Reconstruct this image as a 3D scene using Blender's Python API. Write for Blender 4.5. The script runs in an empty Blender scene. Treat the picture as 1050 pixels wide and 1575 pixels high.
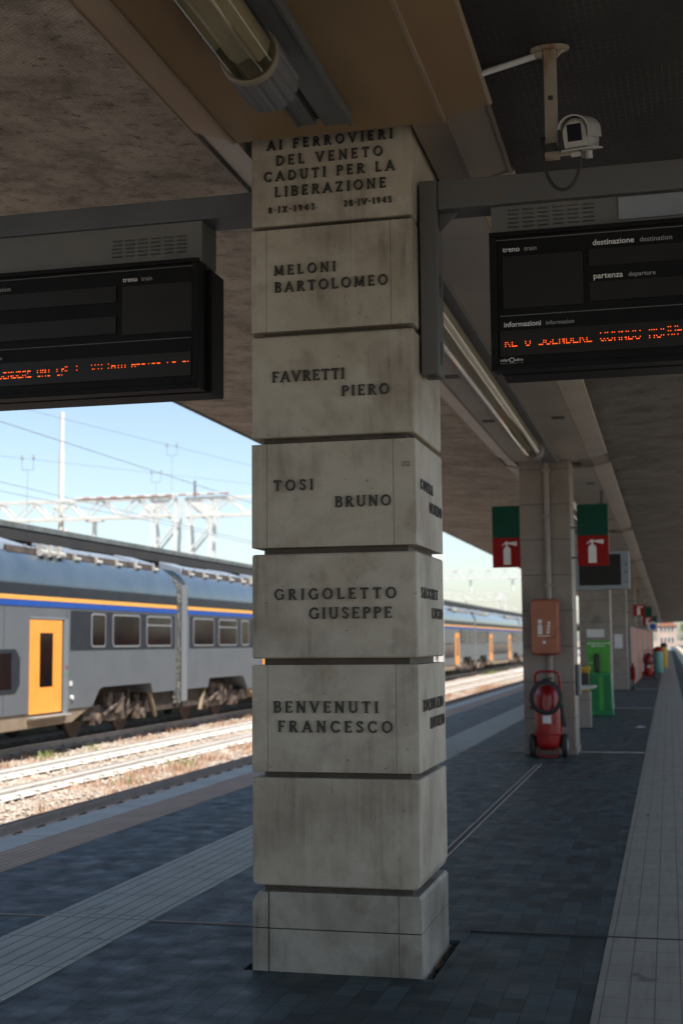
import bpy, bmesh, math, random
from mathutils import Vector, Matrix
R = math.radians
random.seed(7)
scene = bpy.context.scene
COL = scene.collection

# ------------------------------------------------------------------ camera, sky, sun, exposure
EYE = 1.55
YAW, PITCH, ROLL = R(13.8385), R(5.6714), R(-0.4896)
def camera():
    cy, sy, cp, sp = math.cos(YAW), math.sin(YAW), math.cos(PITCH), math.sin(PITCH)
    f = Vector((-sy*cp, cy*cp, sp)); r = Vector((cy, sy, 0)); u = r.cross(f)
    cr, sr = math.cos(ROLL), math.sin(ROLL)
    r2, u2 = r*cr + u*sr, u*cr - r*sr
    cam = bpy.data.cameras.new('camera')
    cam.sensor_fit = 'VERTICAL'; cam.sensor_height = 36; cam.sensor_width = 24
    cam.lens = 2022.8/1575*36
    cam.clip_start = 0.05; cam.clip_end = 5000
    cam.dof.use_dof = True; cam.dof.focus_distance = 6.3; cam.dof.aperture_fstop = 2.8
    cam.dof.aperture_blades = 8
    ob = bpy.data.objects.new('camera', cam); COL.objects.link(ob)
    m = Matrix((r2, u2, -f)).transposed().to_4x4()
    m.translation = Vector((0, 0, EYE))
    ob.matrix_world = m
    scene.camera = ob
camera()
SUN = Vector((1.0, -0.9, 2.2)).normalized()          # towards the sun
world = bpy.data.worlds.new('World'); scene.world = world; world.use_nodes = True
wn = world.node_tree.nodes; wl = world.node_tree.links
bg = wn.get('Background') or wn.new('ShaderNodeBackground')
sky = wn.new('ShaderNodeTexSky'); sky.sky_type = 'NISHITA'; sky.sun_disc = False
sky.sun_elevation = math.asin(SUN.z); sky.sun_rotation = math.atan2(SUN.x, SUN.y)
sky.air_density = 0.95; sky.dust_density = 1.3; sky.ozone_density = 0.0
wl.new(sky.outputs[0], bg.inputs[0]); bg.inputs[1].default_value = 0.12
sl = bpy.data.lights.new('sun', 'SUN'); sl.energy = 5.0; sl.angle = R(0.5); sl.color = (1, .95, .87)
so = bpy.data.objects.new('sun', sl); COL.objects.link(so)
so.rotation_euler = SUN.to_track_quat('Z', 'Y').to_euler()
scene.view_settings.view_transform = 'Standard'; scene.view_settings.look = 'None'
scene.view_settings.exposure = 0.72; scene.view_settings.gamma = 1
scene.cycles.max_bounces = 10; scene.cycles.diffuse_bounces = 6; scene.cycles.glossy_bounces = 4
scene.cycles.use_denoising = True

# ------------------------------------------------------------------ materials
MATS = {}
def mat(name, c1, c2=None, scale=4.0, rough=.7, metal=0.0, bump=0.0, bscale=None, stretch=(1,1,1), lo=.35, hi=.65, detail=6, emit=None, estr=0, spec=.5):
    m = bpy.data.materials.new(name); m.use_nodes = True
    n = m.node_tree.nodes; l = m.node_tree.links; b = n['Principled BSDF']
    b.inputs['Base Color'].default_value = (*c1, 1); b.inputs['Roughness'].default_value = rough
    b.inputs['Metallic'].default_value = metal; b.inputs['Specular IOR Level'].default_value = spec
    if emit:
        b.inputs['Emission Color'].default_value = (*emit, 1); b.inputs['Emission Strength'].default_value = estr
    m['b'] = 1
    if c2 or bump:
        tc = n.new('ShaderNodeTexCoord'); mp = n.new('ShaderNodeMapping'); mp.inputs['Scale'].default_value = stretch
        l.new(tc.outputs['Object'], mp.inputs[0])
    if c2:
        t = n.new('ShaderNodeTexNoise'); t.inputs['Scale'].default_value = scale; t.inputs['Detail'].default_value = detail
        l.new(mp.outputs[0], t.inputs[0])
        r = n.new('ShaderNodeValToRGB'); r.color_ramp.elements[0].position = lo; r.color_ramp.elements[1].position = hi
        r.color_ramp.elements[0].color = (*c1, 1); r.color_ramp.elements[1].color = (*c2, 1)
        l.new(t.outputs[0], r.inputs[0]); l.new(r.outputs[0], b.inputs['Base Color'])
    if bump:
        t = n.new('ShaderNodeTexNoise'); t.inputs['Scale'].default_value = bscale or scale*8; t.inputs['Detail'].default_value = 4
        l.new(mp.outputs[0], t.inputs[0])
        bp = n.new('ShaderNodeBump'); bp.inputs['Strength'].default_value = bump; bp.inputs['Distance'].default_value = .01
        l.new(t.outputs[0], bp.inputs['Height']); l.new(bp.outputs[0], b.inputs['Normal'])
    MATS[name] = m
    return m
class NB:
    """node helper for layered procedural materials"""
    def __init__(s, name, rough=.7):
        s.m = bpy.data.materials.new(name); s.m.use_nodes = True
        s.n = s.m.node_tree.nodes; s.l = s.m.node_tree.links; s.b = s.n['Principled BSDF']
        s.b.inputs['Roughness'].default_value = rough
        s.tc = s.n.new('ShaderNodeTexCoord').outputs['Object']
    def mp(s, scale=(1,1,1), rot=(0,0,0), loc=(0,0,0)):
        q = s.n.new('ShaderNodeMapping'); q.inputs['Scale'].default_value = scale; q.inputs['Rotation'].default_value = rot
        q.inputs['Location'].default_value = loc
        s.l.new(s.tc, q.inputs[0]); return q.outputs[0]
    def noise(s, scale, v=None, detail=6, rough=.55, dist=0):
        t = s.n.new('ShaderNodeTexNoise'); t.inputs['Scale'].default_value = scale; t.inputs['Detail'].default_value = detail
        t.inputs['Roughness'].default_value = rough; t.inputs['Distortion'].default_value = dist
        s.l.new(v if v is not None else s.tc, t.inputs[0]); return t.outputs[0]
    def ramp(s, f, stops):
        r = s.n.new('ShaderNodeValToRGB'); e = r.color_ramp.elements
        while len(e) < len(stops): e.new(.5)
        for el, (p, c) in zip(e, stops):
            el.position = p; el.color = (*c, 1) if isinstance(c, tuple) else (c, c, c, 1)
        s.l.new(f, r.inputs[0]); return r.outputs[0]
    def mix(s, f, a, b, mode='MIX'):
        q = s.n.new('ShaderNodeMix'); q.data_type = 'RGBA'; q.blend_type = mode
        for k, v in ((0, f), (6, a), (7, b)):
            if isinstance(v, (int, float)): q.inputs[k].default_value = v
            elif isinstance(v, tuple): q.inputs[k].default_value = (*v, 1)
            else: s.l.new(v, q.inputs[k])
        return q.outputs[2]
    def math(s, op, a, b=0.0):
        q = s.n.new('ShaderNodeMath'); q.operation = op
        for k, v in ((0, a), (1, b)):
            if isinstance(v, (int, float)): q.inputs[k].default_value = v
            else: s.l.new(v, q.inputs[k])
        return q.outputs[0]
    def sep(s):
        q = s.n.new('ShaderNodeSeparateXYZ'); s.l.new(s.tc, q.inputs[0]); return q.outputs
    def brick(s, v, w, h, mortar, c1, c2, cm, off=.5):
        t = s.n.new('ShaderNodeTexBrick'); t.inputs['Scale'].default_value = 1; t.inputs['Brick Width'].default_value = w
        t.inputs['Row Height'].default_value = h; t.inputs['Mortar Size'].default_value = mortar; t.offset = off
        t.inputs['Mortar Smooth'].default_value = .2
        t.inputs['Color1'].default_value = (*c1, 1); t.inputs['Color2'].default_value = (*c2, 1); t.inputs['Mortar'].default_value = (*cm, 1)
        s.l.new(v, t.inputs[0]); return t.outputs
    def out(s, col=None, bumps=(), rough=None):
        if col is not None: s.l.new(col, s.b.inputs['Base Color'])
        if rough is not None: s.l.new(rough, s.b.inputs['Roughness'])
        prev = None
        for h, st, d in bumps:
            bp = s.n.new('ShaderNodeBump'); bp.inputs['Strength'].default_value = st; bp.inputs['Distance'].default_value = d
            s.l.new(h, bp.inputs['Height'])
            if prev is not None: s.l.new(prev, bp.inputs['Normal'])
            prev = bp.outputs[0]
        if prev is not None: s.l.new(prev, s.b.inputs['Normal'])
        MATS[s.m.name] = s.m; return s.m

def marble_mat(name, base, light, dark):
    k = NB(name, .55)
    big = k.noise(1.6, detail=8, dist=.6)
    col = k.ramp(big, [(.3, base), (.52, light), (.72, base)])
    streak = k.noise(1, k.mp((24, 24, 1.5)), detail=8, rough=.7)
    smask = k.ramp(streak, [(.5, 0.0), (.68, 1.0)])
    area = k.ramp(k.noise(2.6, k.mp((1, 1, .8), loc=(3, 1, 2)), detail=5), [(.47, 0.0), (.66, 1.0)])
    col = k.mix(k.math('MULTIPLY', area, .42), col, dark)
    col = k.mix(k.math('MULTIPLY', k.math('MULTIPLY', smask, area), .85), col, dark)
    wh = k.ramp(k.noise(1, k.mp((22, 22, 1.1), loc=(5, 2, 0)), detail=6), [(.6, 0.0), (.72, 1.0)])
    col = k.mix(k.math('MULTIPLY', wh, .5), col, light)
    rust = k.ramp(k.noise(3.3, k.mp(loc=(9, 4, 7)), detail=7), [(.6, 0.0), (.74, 1.0)])
    col = k.mix(k.math('MULTIPLY', rust, .5), col, (dark[0]*1.25, dark[1]*1.05, dark[2]*.75))
    scr = k.ramp(k.noise(1, k.mp((60, 60, 7), rot=(0, .25, .2)), detail=3), [(.70, 0.0), (.76, 1.0)])
    col = k.mix(k.math('MULTIPLY', scr, .45), col, dark)
    grime = k.ramp(k.noise(11, detail=9, rough=.75), [(.46, 0.0), (.72, 1.0)])
    col = k.mix(k.math('MULTIPLY', grime, .2), col, dark)
    chips = k.ramp(k.noise(38, detail=3), [(.715, 0.0), (.745, 1.0)])
    col = k.mix(k.math('MULTIPLY', chips, .7), col, (.06, .05, .04))
    return k.out(col, [(k.noise(30, detail=6), .12, .01), (chips, .25, -.006)])
marble_mat('marble', (.35, .300, .225), (.47, .428, .345), (.125, .09, .06))
marble_mat('marble_joint', (.06, .045, .032), (.085, .066, .048), (.03, .023, .017))
marble_mat('marble_base', (.20, .175, .135), (.36, .335, .28), (.065, .048, .034))
def slab_pillar_mat():
    k = NB('slab_marble', .5)
    col = k.ramp(k.noise(1.8, detail=7, dist=.5), [(.3, (.19, .16, .13)), (.55, (.245, .215, .185)), (.75, (.165, .138, .11))])
    z = k.sep()[2]
    fr = k.math('FRACT', k.math('MULTIPLY', z, 1/.49))
    j = k.math('LESS_THAN', fr, .022)
    col = k.mix(j, col, (.075, .06, .05))
    st = k.ramp(k.noise(1, k.mp((12, 12, .8)), detail=6), [(.52, 0.0), (.7, 1.0)])
    col = k.mix(k.math('MULTIPLY', st, .5), col, (.25, .20, .15))
    return k.out(col, [(j, .6, -.01)])
slab_pillar_mat()
def paver_mat():
    k = NB('paver', .62)
    br = k.brick(k.mp((1, 1, 1), rot=(0, 0, math.pi/2), loc=(.03, .02, 0)), .21, .105, .004, (.047, .076, .080), (.014, .026, .028), (.009, .015, .016))
    v = k.ramp(k.noise(.9, detail=6), [(.3, .9), (.7, 1.08)])
    col = k.mix(1.0, br[0], v, 'MULTIPLY')
    worn = k.ramp(k.noise(7, k.mp((1, 2.2, 1)), detail=7), [(.56, 0.0), (.75, 1.0)])
    col = k.mix(k.math('MULTIPLY', worn, .18), col, (.09, .13, .135))
    spots = k.ramp(k.noise(2.0, k.mp(loc=(4, 7, 0)), detail=3), [(.62, 0.0), (.72, 1.0)])
    col = k.mix(k.math('MULTIPLY', spots, .35), col, (.16, .13, .10))
    gum = k.ramp(k.noise(16, detail=2), [(.735, 0.0), (.75, 1.0)])
    col = k.mix(k.math('MULTIPLY', gum, .3), col, (.2, .2, .2))
    rg = k.ramp(k.noise(5), [(.3, .45), (.7, .72)])
    return k.out(col, [(k.math('SUBTRACT', 1.0, br[1]), .5, .004), (k.noise(60, detail=4), .18, .004)], rg)
paver_mat()
def strip_mat(name, base, dark, grooves, w, cross, gw):
    """concrete guidance slabs: long grooves, slab joints, dirt"""
    k = NB(name, .7)
    x, y, z = k.sep()
    fx = k.math('FRACT', k.math('MULTIPLY', x, grooves/w))
    g = k.math('LESS_THAN', fx, gw)
    fy = k.math('FRACT', k.math('MULTIPLY', y, 1/cross))
    j = k.math('LESS_THAN', fy, .018)
    lines = k.math('MAXIMUM', g, j)
    n = k.noise(3.0, detail=8)
    col = k.ramp(n, [(.3, base), (.7, tuple(c*1.22 for c in base))])
    col = k.mix(k.math('MULTIPLY', lines, .8), col, dark)
    blot = k.ramp(k.noise(4.2, k.mp((1.6, .7, 1), loc=(2, 3, 0)), detail=7, dist=.8), [(.655, 0.0), (.69, 1.0)])
    col = k.mix(k.math('MULTIPLY', blot, .65), col, tuple(c*.55 for c in dark))
    fine = k.ramp(k.noise(1, k.mp((30, 2, 1)), detail=5), [(.5, 0.0), (.75, 1.0)])
    col = k.mix(k.math('MULTIPLY', fine, .35), col, dark)
    return k.out(col, [(lines, .9, -.006), (k.noise(40, detail=5), .15, .004)])
strip_mat('ribbed_strip', (.37, .40, .355), (.125, .125, .11), 7, .62, .6, .12)
strip_mat('grid_strip', (.215, .21, .175), (.09, .085, .07), 6, .66, .30, .06)
def stud_mat():
    k = NB('stud_strip', .7)
    x, y, z = k.sep()
    fx = k.math('ABSOLUTE', k.math('SUBTRACT', k.math('FRACT', k.math('MULTIPLY', x, 14)), .5))
    fy = k.math('ABSOLUTE', k.math('SUBTRACT', k.math('FRACT', k.math('MULTIPLY', y, 14)), .5))
    d = k.math('SQRT', k.math('ADD', k.math('MULTIPLY', fx, fx), k.math('MULTIPLY', fy, fy)))
    dot = k.math('LESS_THAN', d, .27)
    col = k.ramp(k.noise(2.5, detail=7), [(.3, (.40, .285, .195)), (.7, (.53, .39, .28))])
    col = k.mix(k.math('MULTIPLY', dot, .5), col, (.11, .085, .07))
    return k.out(col, [(dot, 1.0, .006)])
stud_mat()
def kerb_mat():
    k = NB('kerb', .7)
    x, y, z = k.sep()
    j = k.math('LESS_THAN', k.math('FRACT', k.math('MULTIPLY', y, .5)), .008)
    col = k.ramp(k.noise(2.2, detail=8), [(.3, (.44, .47, .42)), (.7, (.57, .60, .54))])
    return k.out(k.mix(j, col, (.1, .1, .1)), [(k.noise(50, detail=5), .2, .004)])
kerb_mat()
def net_mat(name, a, b, dark, amount):
    """canopy underside: fine woven mesh over dusty plaster, water stains across"""
    k = NB(name, .9)
    n = k.noise(1.1, k.mp((1.0, 1.2, 1)), detail=9, rough=.62)
    col = k.ramp(n, [(.34, a), (.66, b)])
    sp = k.ramp(k.noise(32, detail=3), [(.60, 0.0), (.70, 1.0)])
    col = k.mix(k.math('MULTIPLY', sp, .4), col, tuple(min(.6, c*1.35) for c in b))
    st = k.ramp(k.noise(1.6, k.mp((2.0, 2.4, 1)), detail=10, rough=.72), [(.47, 0.0), (.63, 1.0)])
    col = k.mix(k.math('MULTIPLY', st, amount), col, dark)
    fl = k.ramp(k.noise(19, k.mp((.8, 1.2, 1)), detail=6, rough=.7), [(.56, 0.0), (.64, 1.0)])
    col = k.mix(k.math('MULTIPLY', fl, .7), col, dark)
    br = k.brick(k.mp(rot=(0, 0, .6)), .035, .02, .0035, (1, 1, 1), (.8, .8, .8), (.45, .45, .45))
    col = k.mix(.4, col, br[0], 'MULTIPLY')
    return k.out(col, [(br[1], .5, -.004), (k.noise(14, detail=6), .35, .01)])
net_mat('canopy_net', (.36, .298, .242), (.53, .455, .385), (.10, .08, .066), .55)
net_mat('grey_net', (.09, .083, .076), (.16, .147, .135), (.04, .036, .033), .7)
def shaded_net():
    k = NB('shaded_net', .9)  # wire netting, with the deep near shade put into its near-black colour
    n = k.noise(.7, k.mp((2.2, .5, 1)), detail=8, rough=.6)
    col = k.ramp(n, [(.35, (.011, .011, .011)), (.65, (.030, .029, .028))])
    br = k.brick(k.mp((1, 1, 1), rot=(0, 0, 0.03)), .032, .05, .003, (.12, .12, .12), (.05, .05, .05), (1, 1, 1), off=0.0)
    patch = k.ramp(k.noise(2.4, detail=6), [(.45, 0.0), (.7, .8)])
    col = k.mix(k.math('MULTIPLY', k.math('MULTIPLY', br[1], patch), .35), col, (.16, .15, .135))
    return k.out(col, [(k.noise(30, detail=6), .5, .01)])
shaded_net()
mat('enamel', (.215, .138, .070), (.25, .165, .088), 1.2, .42, bump=.03, bscale=6)
mat('enamel_pale', (.25, .22, .19), (.31, .275, .24), 1.0, .45, bump=.03, bscale=6)
mat('enamel_mid', (.16, .125, .095), (.20, .16, .125), 1.5, .45, bump=.03, bscale=6)
mat('trim', (.24, .18, .12), (.30, .23, .16), 2, .4)
mat('steel_paint', (.085, .095, .105), (.11, .12, .13), 3, .5, bump=.05)
mat('steel_rusty', (.12, .12, .115), (.17, .08, .038), 16, .6, lo=.64, hi=.76, bump=.1)
mat('white_rusty', (.34, .30, .24), (.22, .09, .03), 9, .55, lo=.55, hi=.68, bump=.08, stretch=(1, 1, .35))
mat('camera_white', (.40, .385, .35), (.34, .325, .295), 8, .4)
mat('black_plastic', (.016, .016, .017), (.026, .026, .026), 6, .45)
mat('board_black', (.005, .005, .006), (.008, .008, .008), 4, .6, spec=.2)
mat('board_screen', (.018, .0175, .017), (.023, .022, .021), 3, .4, spec=.25)
mat('box_grey', (.13, .135, .13), (.165, .165, .155), 3, .55)
mat('slot_dark', (.05, .05, .05))
mat('lettering_white', (.75, .75, .73), rough=.6)
mat('lettering_grey', (.42, .42, .41), rough=.6)
mat('led', (.2, .02, .0), emit=(1, .10, .012), estr=1.6)
mat('bronze', (.022, .020, .019), (.04, .036, .032), 30, .45, bump=.1)
mat('marker', (.02, .02, .02))
mat('lamp_grey', (.085, .092, .098), (.11, .118, .122), 4, .5)
mat('lamp_reflector', (.60, .53, .39), (.68, .62, .48), 2, .3, metal=.5)
mat('lamp_rim', (.20, .17, .125), rough=.5)
mat('red_paint', (.32, .008, .008), (.24, .007, .007), 5, .32, spec=.6)
mat('red_sign', (.27, .006, .006), (.23, .005, .005), 4, .55, spec=.2)
mat('green_sign', (.002, .052, .031), (.003, .062, .037), 4, .55, spec=.2)
mat('white_paint', (.72, .72, .70), (.62, .62, .60), 6, .5)
mat('orange_plastic', (.36, .13, .07), (.31, .11, .06), 4, .42)
mat('orange_dark', (.28, .05, .025), rough=.5)
mat('rubber', (.02, .02, .021), (.035, .035, .035), 12, .75)
mat('rim_grey', (.2, .2, .2), rough=.5)
mat('pipe', (.30, .27, .24), (.24, .21, .18), 3, .5, metal=.2)
mat('monitor_frame', (.22, .25, .27), (.27, .30, .32), 4, .5)
mat('kiosk_green', (.06, .34, .035), (.05, .29, .03), 3, .45)
mat('bin_green', (.012, .24, .075), (.010, .19, .06), 5, .5)
mat('bin_green_dark', (.006, .11, .04), rough=.6)
mat('yellow_paint', (.55, .32, .03), (.48, .27, .03), 5, .5)
mat('teal_paint', (.17, .36, .32), (.14, .30, .27), 4, .55)
mat('stripe_orange', (.50, .11, .04), (.42, .09, .035), 3, .6)
mat('stripe_grey', (.13, .115, .11), (.17, .15, .14), 3, .6)
mat('train_grey', (.108, .12, .134), (.122, .134, .147), 1.5, .35)
mat('train_roofside', (.045, .068, .092), (.06, .086, .112), 1.5, .13, spec=.9, bump=.35, bscale=1.3)
mat('train_dark', (.018, .022, .03), (.024, .029, .037), 3, .35, spec=.3)
mat('train_glass', (.006, .005, .006), (.016, .007, .006), 2, .12, spec=.35)
mat('train_orange', (.86, .42, .09), (.80, .39, .08), 3, .45)
mat('train_door', (.92, .36, .06), (.86, .33, .05), 3, .4)
mat('train_blue', (.010, .075, .36), (.010, .066, .31), 3, .4)
mat('train_seal', (.17, .185, .20), rough=.5)
mat('train_frame', (.20, .205, .215), rough=.5)
mat('train_roof', (.36, .40, .46), (.30, .33, .38), 2, .4)
mat('train_roofbox', (.22, .26, .31), (.16, .185, .22), 2, .45)
mat('insulator', (.48, .46, .41), (.30, .29, .27), 6, .4)
mat('skirt_dirt', (.20, .155, .105), (.26, .20, .14), 2, .8, bump=.1)
mat('underframe', (.025, .02, .017), (.07, .05, .038), 5, .85, bump=.3)
mat('bogie', (.018, .014, .012), (.15, .11, .085), 5, .8, bump=.2)
mat('wheel_steel', (.075, .055, .045), (.12, .085, .065), 5, .7)
mat('bellows', (.05, .055, .055), (.30, .28, .22), 14, .8, lo=.55, hi=.6)
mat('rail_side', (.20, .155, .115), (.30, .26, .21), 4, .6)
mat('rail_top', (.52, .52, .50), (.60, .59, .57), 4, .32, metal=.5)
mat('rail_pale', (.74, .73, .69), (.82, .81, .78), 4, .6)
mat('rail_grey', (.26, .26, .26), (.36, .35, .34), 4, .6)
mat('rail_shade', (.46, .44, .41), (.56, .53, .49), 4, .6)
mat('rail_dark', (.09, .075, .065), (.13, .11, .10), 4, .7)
mat('sleeper', (.34, .31, .28), (.42, .39, .35), 3, .9, bump=.3)
mat('clip', (.17, .11, .075), rough=.8)
def ballast_mat():
    k = NB('ballast', .95)
    vor = k.n.new('ShaderNodeTexVoronoi'); vor.inputs['Scale'].default_value = 17; k.l.new(k.tc, vor.inputs[0])
    c = k.ramp(vor.outputs['Color'], [(.15, (.26, .195, .145)), (.5, (.37, .30, .24)), (.85, (.50, .44, .38))])
    big = k.ramp(k.noise(.8, detail=7), [(.3, .8), (.7, 1.12)])
    c = k.mix(1.0, c, big, 'MULTIPLY')
    red = k.ramp(k.noise(1.6, k.mp(loc=(3, 3, 0)), detail=7), [(.52, 0.0), (.68, .75)])
    c = k.mix(red, c, (.34, .215, .14))
    return k.out(c, [(vor.outputs['Distance'], 1.0, -.04), (k.noise(50), .4, .01)])
ballast_mat()
mat('ballast_low_bounce', (.06, .05, .042), (.12, .10, .085), 9, .95, bump=.6)  # right-hand bed, coloured dark to bounce less light onto the ceiling
mat('stone_light', (.36, .30, .245), (.50, .45, .39), 9, .9)
mat('soil', (.24, .19, .14), (.30, .24, .18), .05, .95)
mat('soil_dark', (.09, .075, .055), (.15, .125, .095), 30, .95, bump=.6)
mat('hole_dirt', (.05, .04, .03), (.09, .075, .06), 14, .95, bump=.6)
mat('dry_weed', (.36, .20, .13), (.50, .34, .23), 4, .9)
mat('green_weed', (.17, .21, .06), (.26, .30, .11), 4, .9)
mat('fascia', (.085, .095, .088), (.14, .15, .14), 3, .7, stretch=(1, 1, .2))
mat('canopy_dark', (.02, .02, .02), (.03, .028, .027), 1, .9)
mat('roof_sheet', (.25, .25, .24), (.31, .31, .30), .6, .8)
mat('gantry_white', (.58, .59, .56), (.66, .67, .64), 2, .5)
mat('mast_cream', (.60, .58, .52), rough=.5)
mat('red_band', (.42, .22, .18), rough=.6)
mat('wire', (.26, .30, .33), rough=.6)
mat('plaster_pink', (.52, .40, .34), (.46, .35, .30), .4, .9)
mat('roof_tile', (.34, .16, .10), rough=.9)
mat('shutter', (.10, .09, .08), rough=.8)
mat('bark', (.10, .075, .05), rough=.9)
mat('leaf', (.055, .095, .025), (.10, .14, .04), 1.5, .8)
mat('paper', (.62, .63, .63), rough=.7)

# ------------------------------------------------------------------ mesh builder
class MB:
    def __init__(s): s.v = []; s.f = []
    def add(s, vs, fs):
        o = len(s.v); s.v += [tuple(v) for v in vs]; s.f += [tuple(i+o for i in f) for f in fs]; return s
    def box(s, x0, x1, y0, y1, z0, z1):
        return s.add([(x0,y0,z0),(x1,y0,z0),(x1,y1,z0),(x0,y1,z0),(x0,y0,z1),(x1,y0,z1),(x1,y1,z1),(x0,y1,z1)],
                     [(0,3,2,1),(4,5,6,7),(0,1,5,4),(1,2,6,5),(2,3,7,6),(3,0,4,7)])
    def prism(s, poly, axis, a, b):
        """poly in the two other axes (in xyz order), extruded along axis from a to b"""
        def P(p, t):
            q = list(p); q.insert(axis, t); return q
        n = len(poly); vs = [P(p, a) for p in poly] + [P(p, b) for p in poly]
        fs = [tuple(range(n)), tuple(range(2*n-1, n-1, -1))] + [(i, i+n, (i+1) % n + n, (i+1) % n) for i in range(n)]
        return s.add(vs, fs)
    def tube(s, pts, r, n=10, cap=True, r1=None):
        pts = [Vector(p) for p in pts]; rings = []; prev = None
        for i, p in enumerate(pts):
            d = (pts[min(i+1, len(pts)-1)] - pts[max(i-1, 0)]).normalized()
            if prev is None:
                a = d.orthogonal().normalized()
            else:
                a = (prev - d*prev.dot(d)).normalized()
            prev = a; b = d.cross(a)
            rr = r if r1 is None else r + (r1-r)*i/max(1, len(pts)-1)
            rings.append([p + (a*math.cos(2*math.pi*k/n) + b*math.sin(2*math.pi*k/n))*rr for k in range(n)])
        vs = [v for ring in rings for v in ring]; fs = []
        for i in range(len(pts)-1):
            for k in range(n):
                fs.append((i*n+k, i*n+(k+1) % n, (i+1)*n+(k+1) % n, (i+1)*n+k))
        if cap: fs += [tuple(reversed(range(n))), tuple(range((len(pts)-1)*n, len(pts)*n))]
        return s.add(vs, fs)
    def lathe(s, prof, c, n=24, axis=2):
        """prof: list of (radius, height along axis)"""
        vs = []; fs = []
        for r, h in prof:
            for k in range(n):
                a = 2*math.pi*k/n; q = [r*math.cos(a), r*math.sin(a)]; q.insert(axis, h)
                vs.append((c[0]+q[0], c[1]+q[1], c[2]+q[2]))
        for i in range(len(prof)-1):
            for k in range(n): fs.append((i*n+k, i*n+(k+1) % n, (i+1)*n+(k+1) % n, (i+1)*n+k))
        fs += [tuple(reversed(range(n))), tuple(range((len(prof)-1)*n, len(prof)*n))]
        return s.add(vs, fs)
    def bar(s, p0, p1, w):
        """square bar between two points"""
        return s.tube([p0, p1], w*.7071, 4)
    def build(s, name, m, parent=None, bevel=0, smooth=None, seg=2):
        o3 = Vector((0, 0, 0))
        if parent is not None:
            root = parent
            while root.parent is not None: root = root.parent
            o3 = root.location
        me = bpy.data.meshes.new(name)
        me.from_pydata([(v[0]-o3[0], v[1]-o3[1], v[2]-o3[2]) for v in s.v], [], s.f)
        bm = bmesh.new(); bm.from_mesh(me)
        bmesh.ops.recalc_face_normals(bm, faces=bm.faces)
        if bevel:
            bm.normal_update()
            es = [e for e in bm.edges if len(e.link_faces) == 2 and e.calc_face_angle(0) > .6]
            bmesh.ops.bevel(bm, geom=es, offset=bevel, segments=seg, profile=.6, affect='EDGES', clamp_overlap=True)
        bm.to_mesh(me); bm.free()
        if smooth is not None:
            for p in me.polygons: p.use_smooth = True
            me.set_sharp_from_angle(angle=R(smooth))
        me.materials.append(MATS[m])
        ob = bpy.data.objects.new(name, me); COL.objects.link(ob)
        if parent is not None: ob.parent = parent
        return ob
def tag(o, label, cat, group=None):
    o['label'] = label; o['category'] = cat
    if group: o['group'] = group
    return o
def thing(name, label, cat, loc, group=None):
    o = bpy.data.objects.new(name, None); COL.objects.link(o); o.location = loc; o.empty_display_size = .2
    return tag(o, label, cat, group)
def struct(mb, name, m, kind='structure', **k):
    o = mb.build(name, m, **k); o['kind'] = kind; return o
KIDS = {}
def kids(o): return [c for c in COL.objects if c.parent == o]
def copy_tree(o, dloc, label, parent=None):
    c = o.copy(); COL.objects.link(c)
    if parent is None:
        c.location = Vector(o.location) + Vector(dloc); c['label'] = label
    else: c.parent = parent
    for ch in kids(o): copy_tree(ch, None, None, c)
    return c

# ------------------------------------------------------------------ lettering helpers
def text_geo(txt, bold=0.0):
    cu = bpy.data.curves.new('text', 'FONT'); cu.body = txt; cu.size = 1; cu.offset = bold; cu.resolution_u = 3
    ob = bpy.data.objects.new('text', cu); COL.objects.link(ob)
    bpy.context.view_layer.update()
    me = bpy.data.meshes.new_from_object(ob.evaluated_get(bpy.context.evaluated_depsgraph_get()))
    vs = [tuple(v.co) for v in me.vertices]; fs = [tuple(p.vertices) for p in me.polygons]
    COL.objects.unlink(ob); bpy.data.objects.remove(ob); bpy.data.meshes.remove(me); bpy.data.curves.remove(cu)
    return vs, fs
def put_text(mb, txt, x0, x1, z, y, bold=0.0):
    """flat printed word facing -Y, fitted between x0 and x1 with its baseline at z"""
    vs, fs = text_geo(txt, bold)
    a = min(v[0] for v in vs); b = max(v[0] for v in vs); k = (x1-x0)/(b-a)
    mb.add([(x0+(v[0]-a)*k, y, z+v[1]*k) for v in vs], fs)

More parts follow.
